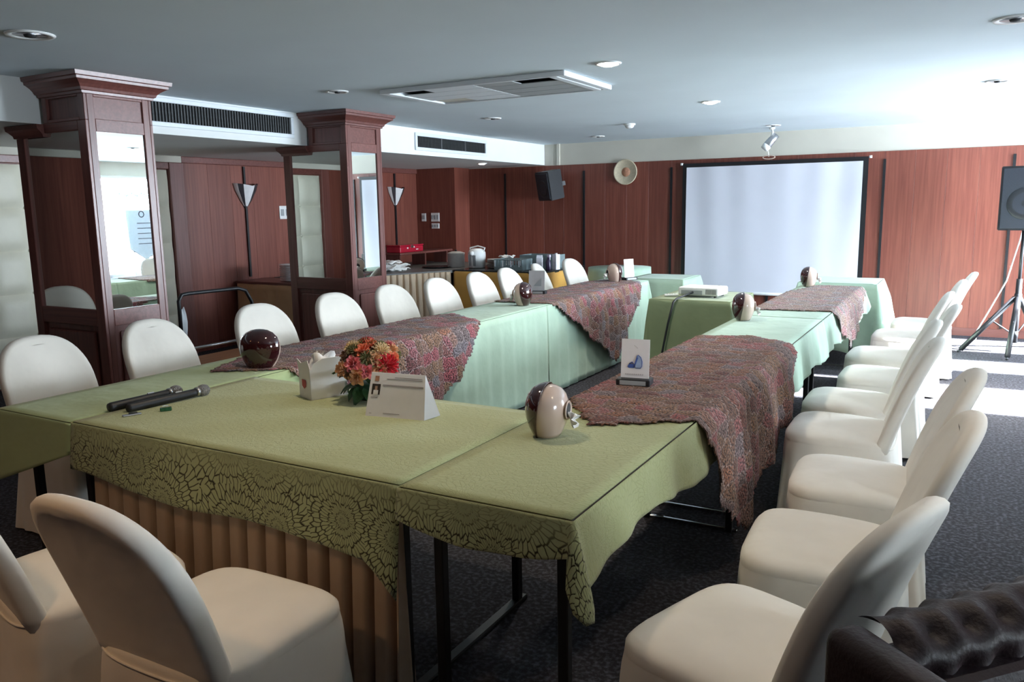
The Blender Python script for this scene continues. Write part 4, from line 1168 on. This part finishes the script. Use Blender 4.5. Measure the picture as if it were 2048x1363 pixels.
# tables beyond the rows
for (x0, x1, y0, y1, lab) in ((-3.25, -2.64, 8.36, 9.0, 'green covered side table beyond the left row'), (-1.45, -.74, 8.36, 9.05, 'green covered side table beyond the right row, by the screen')):
    table(x0, x1, y0, y1, lab.replace('green covered', 'small square'), 'side tables')
    cloth('tablecloth', x0, x1, y0, y1, lambda s, t, p: .66 + .02 * math.sin(9 * t), M['mint'], lab.replace('green covered side table', 'mint cloth on the side table'), 'side table cloths', z=TZ - .005 if x0 < -2 else TZ + .01, ripple=.02, rf=11, flare=.16, corner=.03, seed=x0)
# round table by the far wall
t = thing('round_table', 'round table near the far wall left of the plate', 'table', (-3.93, 9.78, 0))
lathe('tabletop', [(.40, TZ - .03), (.40, TZ - .004)], M['tabletop'], t, 40); lathe('pedestal', [(.2, 0), (.2, .02), (.03, .05), (.03, TZ - .03)], M['black'], t, 24)
V, Fc = [], []
nn, rows = 120, 12
for r in range(rows + 1):
    f = r / rows
    for i in range(nn):
        a = 2 * PI * i / nn; rr = .405 + (.03 + .022 * math.sin(a * 13) + .012 * math.sin(a * 29)) * f
        V.append((rr * math.cos(a), rr * math.sin(a), TZ + .003 - f * .70))
for r in range(rows):
    for i in range(nn): q = (i + 1) % nn; Fc.append((r * nn + i, r * nn + nn + i, r * nn + nn + q, r * nn + q))
Fc.append(tuple(range(nn)))
o = mesh('tablecloth', V, Fc, M['mint'], None, True, (-3.93, 9.78, 0)); tag(o, 'pale green cloth on the round table near the far wall', 'tablecloth')
md = o.modifiers.new('thick', 'SOLIDIFY'); md.thickness = .003

# ------------------------------------------------------------------ alcove furniture
def poly_slab(name, pts, z0, z1, mat, parent):
    bm = bmesh.new(); a = [bm.verts.new((x, y, z0)) for x, y in pts]; b_ = [bm.verts.new((x, y, z1)) for x, y in pts]
    bm.faces.new(a[::-1]); bm.faces.new(b_); n = len(pts)
    for i in range(n): bm.faces.new((a[i], a[(i + 1) % n], b_[(i + 1) % n], b_[i]))
    return from_bm(name, bm, mat, parent)
M['blacktop'] = plain('black_glossy_top', (.02, .022, .025), .25, .1)
M['greytop'] = plain('grey_cloth_top', (.12, .12, .115), .5, .1)
t = thing('buffet_counter', 'long buffet counter with grey top in the alcove', 'counter', (0, 0, 0))
poly_slab('top', [(-7.30, 7.05), (-6.66, 7.05), (-5.80, 8.66), (-5.80, 10.10), (-7.30, 10.10)], .715, .75, M['greytop'], t)
for (x, y) in ((-7.2, 7.15), (-6.75, 7.15), (-5.9, 8.75), (-5.9, 10.0), (-7.2, 10.0)): box('leg', x - .02, x + .02, y - .02, y + .02, 0, .715, M['black'], t)
pleated_skirt('buffet_skirt', [(-7.28, 7.03), (-6.645, 7.03), (-5.79, 8.63)], .01, .735, M['buffetcloth'], 'beige pleated skirting around the alcove buffet counter', .085, .026, None, 4, gap=1.6)
t = thing('gold_table', 'buffet table with black top and gold satin front', 'table', (0, 0, 0))
box('top', -5.79, -4.48, 8.68, 9.90, .725, .755, M['blacktop'], t, .004, 1)
for x in (-5.70, -4.6):
    for y in (8.8, 9.8): box('leg', x - .02, x + .02, y - .02, y + .02, 0, .725, M['black'], t)
pleated_skirt('satin_cover', [(-5.785, 8.685), (-4.485, 8.685), (-4.485, 9.88)], .01, .738, M['goldcloth'], 'gold satin cloth hanging round the black topped buffet table', .42, .012, None, 8, 'table cover')
t = thing('tan_counter', 'low counter with tan satin cover below the first sconce', 'counter', (0, 0, 0))
box('top', -7.35, -6.46, 6.50, 6.98, .72, .75, M['colwood_h'], t, .004, 1)
for x in (-7.28, -6.53):
    for y in (6.56, 6.92): box('leg', x - .02, x + .02, y - .02, y + .02, 0, .72, M['black'], t)
pleated_skirt('satin_cover', [(-7.34, 6.51), (-6.47, 6.51), (-6.47, 6.97)], .01, .73, M['tancloth'], 'tan satin cover hanging round the low alcove counter', .30, .015, None, 3, 'table cover')
# stack of plates on the tan counter
M['stone'] = plain('stoneware', (.72, .68, .68), .4, .05, 30)
p0 = None
for i in range(9):
    if p0 is None: o = p0 = lathe('plate', [(.08, 0), (.085, .004), (.145, .014), (.150, .020), (.144, .020), (.085, .008), (0, .007)], M['stone'], None, 32)
    else: o = p0.copy(); C.objects.link(o)
    o.location = (-6.66, 6.72, .752 + i * .0215)
    tag(o, 'grey stoneware plate in the stack on the tan counter', 'plate', 'plates stacked on the tan counter')
# items on the buffet
M['potgrey'] = plain('grey_enamel', (.50, .48, .46), .4, .05)
M['redlac'] = plain('red_lacquer', (.42, .012, .035), .2, .08, coat=.6)
t = thing('serving_shelf', 'dark wooden serving shelf standing on the buffet', 'shelf', (0, 0, 0))
box('board', -7.05, -6.72, 8.80, 10.08, .915, .945, M['colwood_h'], t, .006)
for y in (8.86, 9.45, 10.0): box('support', -7.0, -6.77, y - .015, y + .015, .75, .915, M['colwood'], t)
t = thing('red_box', 'glossy red lacquer box on the wooden serving shelf', 'box', (-6.88, 9.12, .945))
box('body', -.12, .12, -.27, .27, 0, .085, M['redlac'], t, .012); box('lid', -.125, .125, -.275, .275, .085, .105, M['redlac'], t, .008); box('clasp', .12, .128, -.03, .03, .06, .1, M['chrome'], t, .002, 1)
for (y, z_, w_, s_) in ((.12, .03, .05, .012), (-.1, .05, .03, .02), (.05, .06, .02, .02)): box('pale_mark', .1195, .1215, y - w_ / 2, y + w_ / 2, z_, z_ + s_, M['white'], t)
# folded napkins in a heap
nk = random.Random(5)
for i in range(9):
    V, Fc = [], []
    for j in range(7):
        for k in range(9):
            u, v = j / 6 - .5, k / 8 - .5
            V.append((u * .17, v * .24, .012 + .012 * math.sin(u * 5 + i) + .010 * math.sin(v * 9 + i * 2) + .012 * (1 - 4 * v * v)))
    for j in range(6):
        for k in range(8): a = j * 9 + k; Fc.append((a, a + 1, a + 10, a + 9))
    lay = [0, 0, 0, 0, 1, 1, 1, 2, 2][i]
    o = mesh('napkin', V, Fc, M['tissue'], None, True, (-6.53 + nk.uniform(-.06, .06), [8.25, 8.38, 8.50, 8.62, 8.28, 8.40, 8.52, 8.32, 8.42][i], .752 + lay * .045), nk.uniform(-.7, .7))
    md = o.modifiers.new('thick', 'SOLIDIFY'); md.thickness = .010; md.offset = 1
    tag(o, 'white folded napkin in the heap on the buffet beside the column', 'napkin', 'napkins heaped on the buffet')
t = thing('stock_pot', 'grey lidded pot on the buffet left of the electric kettle', 'pot', (-6.05, 9.15, .752))
lathe('body', [(.11, 0), (.118, .01), (.118, .17), (.122, .18)], M['potgrey'], t, 28); lathe('lid', [(.122, .18), (.122, .19), (.06, .21), (0, .213)], M['potgrey'], t, 28); lathe('knob', [(.012, .21), (.018, .23), (0, .235)], M['black'], t, 12)
o = lathe('serving_tray', [(.16, 0), (.20, .012), (.205, .016), (.16, .006), (0, .006)], M['blacktop'], None, 32, (-6.25, 8.98, .752)); tag(o, 'round black tray on the buffet before the grey pot', 'tray')
t = thing('electric_kettle', 'white electric hot water pot with grey spout on the buffet', 'kettle', (-5.66, 9.06, .757))
bm = bmesh.new()
lathe('body', [(.10, 0), (.108, .012), (.112, .10), (.115, .17), (.112, .20), (.095, .235), (.06, .252), (0, .256)], M['white'], t, 32, sx=1.0, sy=1.1)
slab('front_panel', [(-.05, -.118, .03), (.05, -.118, .03), (.055, -.126, .17), (-.055, -.126, .17)], (0, -1, .05), .01, M['acgrey'], t)
tube('spout', [(0, -.09, .19), (0, -.14, .195), (0, -.155, .18)], [.035, .028, .02], M['white'], t, 12)
tube('handle', [(.10, 0, .20), (.115, .02, .26), (0, .03, .285), (-.115, .02, .26), (-.10, 0, .20)], .010, M['white'], t, 10)
for i in range(6):
    o = lathe('metal_tray', [(.12, 0), (.16, .006), (.175, .018), (.17, .018), (.155, .009), (0, .004)], M['potgrey'], None, 32, (-5.36 + .004 * (i % 2), 9.13, .757 + i * .0195), sx=1, sy=.8)
    tag(o, 'round steel tray in the stack right of the kettle', 'tray', 'steel trays stacked on the buffet')
o = mesh('wrap_cloth', [(-.09 + .18 * i / 8, -.07 + .14 * j / 6, .015 + .022 * math.sin(i * 1.1) * math.sin(j * 1.3 + 1) + .02) for j in range(7) for i in range(9)], [(j * 9 + i, j * 9 + i + 1, j * 9 + i + 10, j * 9 + i + 9) for j in range(6) for i in range(8)], M['tissue'], None, True, (-5.24, 9.13, .875))
md = o.modifiers.new('thick', 'SOLIDIFY'); md.thickness = .008; tag(o, 'crumpled white cloth lying on the steel trays', 'cloth')
M['slate'] = plain('slate_plastic', (.21, .27, .28), .4, .08)
t = thing('cutlery_basket', 'slate grey slotted plastic basket on the gold fronted table', 'basket', (-5.02, 8.90, .757))
box('base', -.20, .20, -.13, .13, 0, .008, M['slate'], t)
for s in (-1, 1):
    box('rim', -.205, .205, s * .13 - .006, s * .13 + .006, .125, .14, M['slate'], t, .003, 1); box('end_wall', s * .20 - .004, s * .20 + .004, -.13, .13, .008, .14, M['slate'], t)
    box('lower_wall', -.20, .20, s * .13 - .004, s * .13 + .004, .008, .045, M['slate'], t)
    for i in range(11): x = -.195 + i * .039; box('slat', x - .008, x + .008, s * .13 - .003, s * .13 + .003, .045, .125, M['slate'] if i % 3 else M['alu'], t)
t = thing('storage_bin', 'open dark grey bin behind the slotted basket', 'bin', (-4.84, 9.36, .757))
for b_ in ((-.25, .25, -.16, -.15), (-.25, .25, .15, .16), (-.25, -.24, -.15, .15), (.24, .25, -.15, .15)): box('wall', *b_, 0, .17, M['slate'], t)
box('base', -.24, .24, -.15, .15, 0, .008, M['slate'], t)
M['carton'] = plain('milk_carton', (.74, .73, .78), .5, .1, 30)
t = thing('carton', 'tall white drink carton at the corner of the gold fronted table', 'carton', (-4.62, 8.86, .757), .3)
box('body', -.035, .035, -.035, .035, 0, .16, M['carton'], t); slab('gable', [(-.035, -.035, .16), (.035, -.035, .16), (.035, .0, .195), (-.035, 0, .195)], (0, -1, 1), .004, M['carton'], t); slab('gable', [(-.035, .035, .16), (.035, .035, .16), (.035, .0, .195), (-.035, 0, .195)], (0, 1, 1), .004, M['carton'], t)
t = thing('carton', 'second white drink carton nearest the chair at the table corner', 'carton', (-4.52, 9.12, .757), -.2)
box('body', -.03, .03, -.04, .04, 0, .19, M['carton'], t); box('cap', -.012, .012, -.012, .012, .19, .205, M['white'], t, .002, 1)
t = thing('spray_bottle', 'dark spray bottle with a pale lilac trigger between the cartons', 'bottle', (-4.56, 8.98, .757), -.6)
lathe('body', [(.032, 0), (.034, .01), (.034, .10), (.018, .14), (.012, .16)], plain('violet_bottle', (.035, .02, .06), .25, .1), t, 20)
box('trigger_head', -.015, .05, -.012, .012, .16, .195, plain('lilac_plastic', (.55, .48, .66), .4, .05), t, .005); tube('trigger', [(.03, 0, .165), (.045, 0, .145), (.04, 0, .125)], .005, M['white'], t, 8)
t = thing('serving_tongs', 'small pair of white tongs lying behind the last carton', 'tongs', (-4.53, 9.35, .76), .4)
tube('arm', [(0, 0, .01), (.05, .0, .03), (.12, .02, .05)], .006, M['white'], t, 8); tube('arm', [(0, 0, .01), (.05, -.01, .015), (.12, .0, .012)], .006, M['white'], t, 8)

# trolley behind the left chairs
t = thing('luggage_trolley', 'dark tubular trolley with wooden bed behind the left chairs', 'trolley', (0, 0, 0))
bed = box('bed', -5.62, -5.08, 4.12, 4.98, .30, .34, wood('orange_bed', (.30, .12, .05), (.38, .17, .07), .5, 'Y'), t, .006)
tube('rail', [(-5.32, 4.13, .34), (-5.32, 4.13, .86), (-5.32, 4.16, .905), (-5.32, 4.22, .91), (-5.32, 4.72, .905), (-5.32, 4.80, .88), (-5.32, 4.86, .78), (-5.32, 4.90, .55), (-5.32, 4.92, .34)], .015, M['black'], t, 12)
tube('lower_rail', [(-5.32, 4.14, .47), (-5.32, 4.90, .47)], .012, M['steel'], t, 10)
for x in (-5.55, -5.15):
    for y in (4.2, 4.9):
        wv = lathe('wheel', [(.05, -.015), (.06, -.012), (.06, .012), (.05, .015)], M['blackplastic'], t, 20, (x, y, .06)); wv.rotation_euler = (0, PI / 2, 0)
        box('caster_fork', x - .02, x + .02, y - .006, y + .006, .06, .30, M['steel'], t)
bm = bmesh.new(); V = []; Fc = []
for i in range(9):
    for j in range(8): V.append((-5.335 + .02 * math.sin(j * .9), 4.135 + .05 * i / 8 + .004 * j, .80 - j * .06 + .01 * math.sin(i)))
bm.free()
for i in range(8):
    for j in range(7): a = i * 8 + j; Fc.append((a, a + 8, a + 9, a + 1))
o = mesh('hanging_rag', V, Fc, M['alu'], None, True); md = o.modifiers.new('thick', 'SOLIDIFY'); md.thickness = .006; md.offset = 1; tag(o, 'pale grey rag hanging on the trolley rail', 'rag')

# ------------------------------------------------------------------ maroon tufted armchair at the lower right
M['leather'] = plain('maroon_leather', (.016, .0045, .006), .55, .25, 8, .15, 120, spec=.3)
t = thing('tufted_armchair', 'dark maroon leather armchair with button tufted back, lower right corner', 'armchair', (-.03, 1.36, 0), math.atan2(.26, .23))
# local x runs along the back, local -y is the front of the seat
def bump_panel(name, nx, ny, depth, place):
    V, Fc = [], []; n = 8
    for j in range(ny * n + 1):
        for i in range(nx * n + 1):
            u, v = i / n, j / n
            d = 1
            for ci in range(int(u) - 1, int(u) + 3):
                for cj in range(int(v) - 1, int(v) + 3):
                    d = min(d, math.hypot(u - ci - (.5 if cj % 2 else 0), v - cj) / .72)
            V.append(place(u / nx, v / ny, depth * (1 - (1 - min(d, 1)) ** 2)))
    m = nx * n + 1
    for j in range(ny * n):
        for i in range(nx * n): a = j * m + i; Fc.append((a, a + 1, a + m + 1, a + m))
    return mesh(name, V, Fc, M['leather'], t, True)
def back_place(u, v, d):
    # rolls over the top: front face, then the rounded crest
    x = -.03 + .74 * u
    if v < .75: y, z, ny_, nz_ = -.10 + .09 * v / .75, .40 + .40 * v / .75, -.97, .24
    else:
        a = (v - .75) / .25 * PI * .75; y, z = .045 - .055 * math.cos(a), .80 + .035 * math.sin(a); ny_, nz_ = -math.cos(a), math.sin(a)
    return (x, y + ny_ * d, z + nz_ * d + .02 * u)
bump_panel('tufted_back', 10, 7, .022, back_place)
bm = bmesh.new(); bm_box(bm, -.03, .71, -.06, .09, .10, .79, .02, 2); from_bm('back_shell', bm, M['leather'], t)
for x0, x1 in ((-.115, -.035), (.715, .795)):
    bm = bmesh.new(); bm_box(bm, x0, x1, -.17, .09, .10, .845, .028, 4); from_bm('wing', bm, M['leather'], t, True)
    bm = bmesh.new(); bm_box(bm, x0, x1, -.62, -.16, .10, .60, .028, 4); from_bm('arm', bm, M['leather'], t, True)
bm = bmesh.new(); bm_box(bm, -.03, .71, -.60, -.11, .14, .42, .04, 3); from_bm('seat_cushion', bm, M['leather'], t, True)
for x in (-.07, .75):
    for y in (-.57, .03): lathe('foot', [(.02, 0), (.028, .11)], M['black'], t, 12, (x, y, 0))

# ------------------------------------------------------------------ poster seen in the near column's mirror
t = thing('flip_chart_sign', 'pale blue board with dark writing, seen in the near column mirror', 'sign board', (XR - .12, 9.22, 0), 0)
slab('board', [(0, -.26, 1.60), (0, .30, 1.60), (0, .30, .85), (0, .08, .72), (0, -.22, .92)], (-1, 0, 0), .02, M['paleblue'], t)
for k in range(5): box('text_line', -.003, 0, -.05, .24, 1.0 + k * .09, 1.010 + k * .09, M['ink'], t)
tube('emblem_ring', [(-.003, .05 + .05 * math.cos(a), 1.52 + .05 * math.sin(a)) for a in [i * PI / 12 for i in range(24)]], .008, M['ink'], t, 6, True)
tube('border_line', [(-.003, -.22, .92), (-.003, .08, .72), (-.003, .30, .85)], .008, M['ink'], t, 6)
tube('wave_trim', [(0, -.35 + i * .035, 1.86 + .025 * math.sin(i * 1.1)) for i in range(22)], .014, M['teal'], t, 8)
for y in (-.15, .22): box('leg', .002, .018, y - .012, y + .012, 0, .95, M['alu'], t)
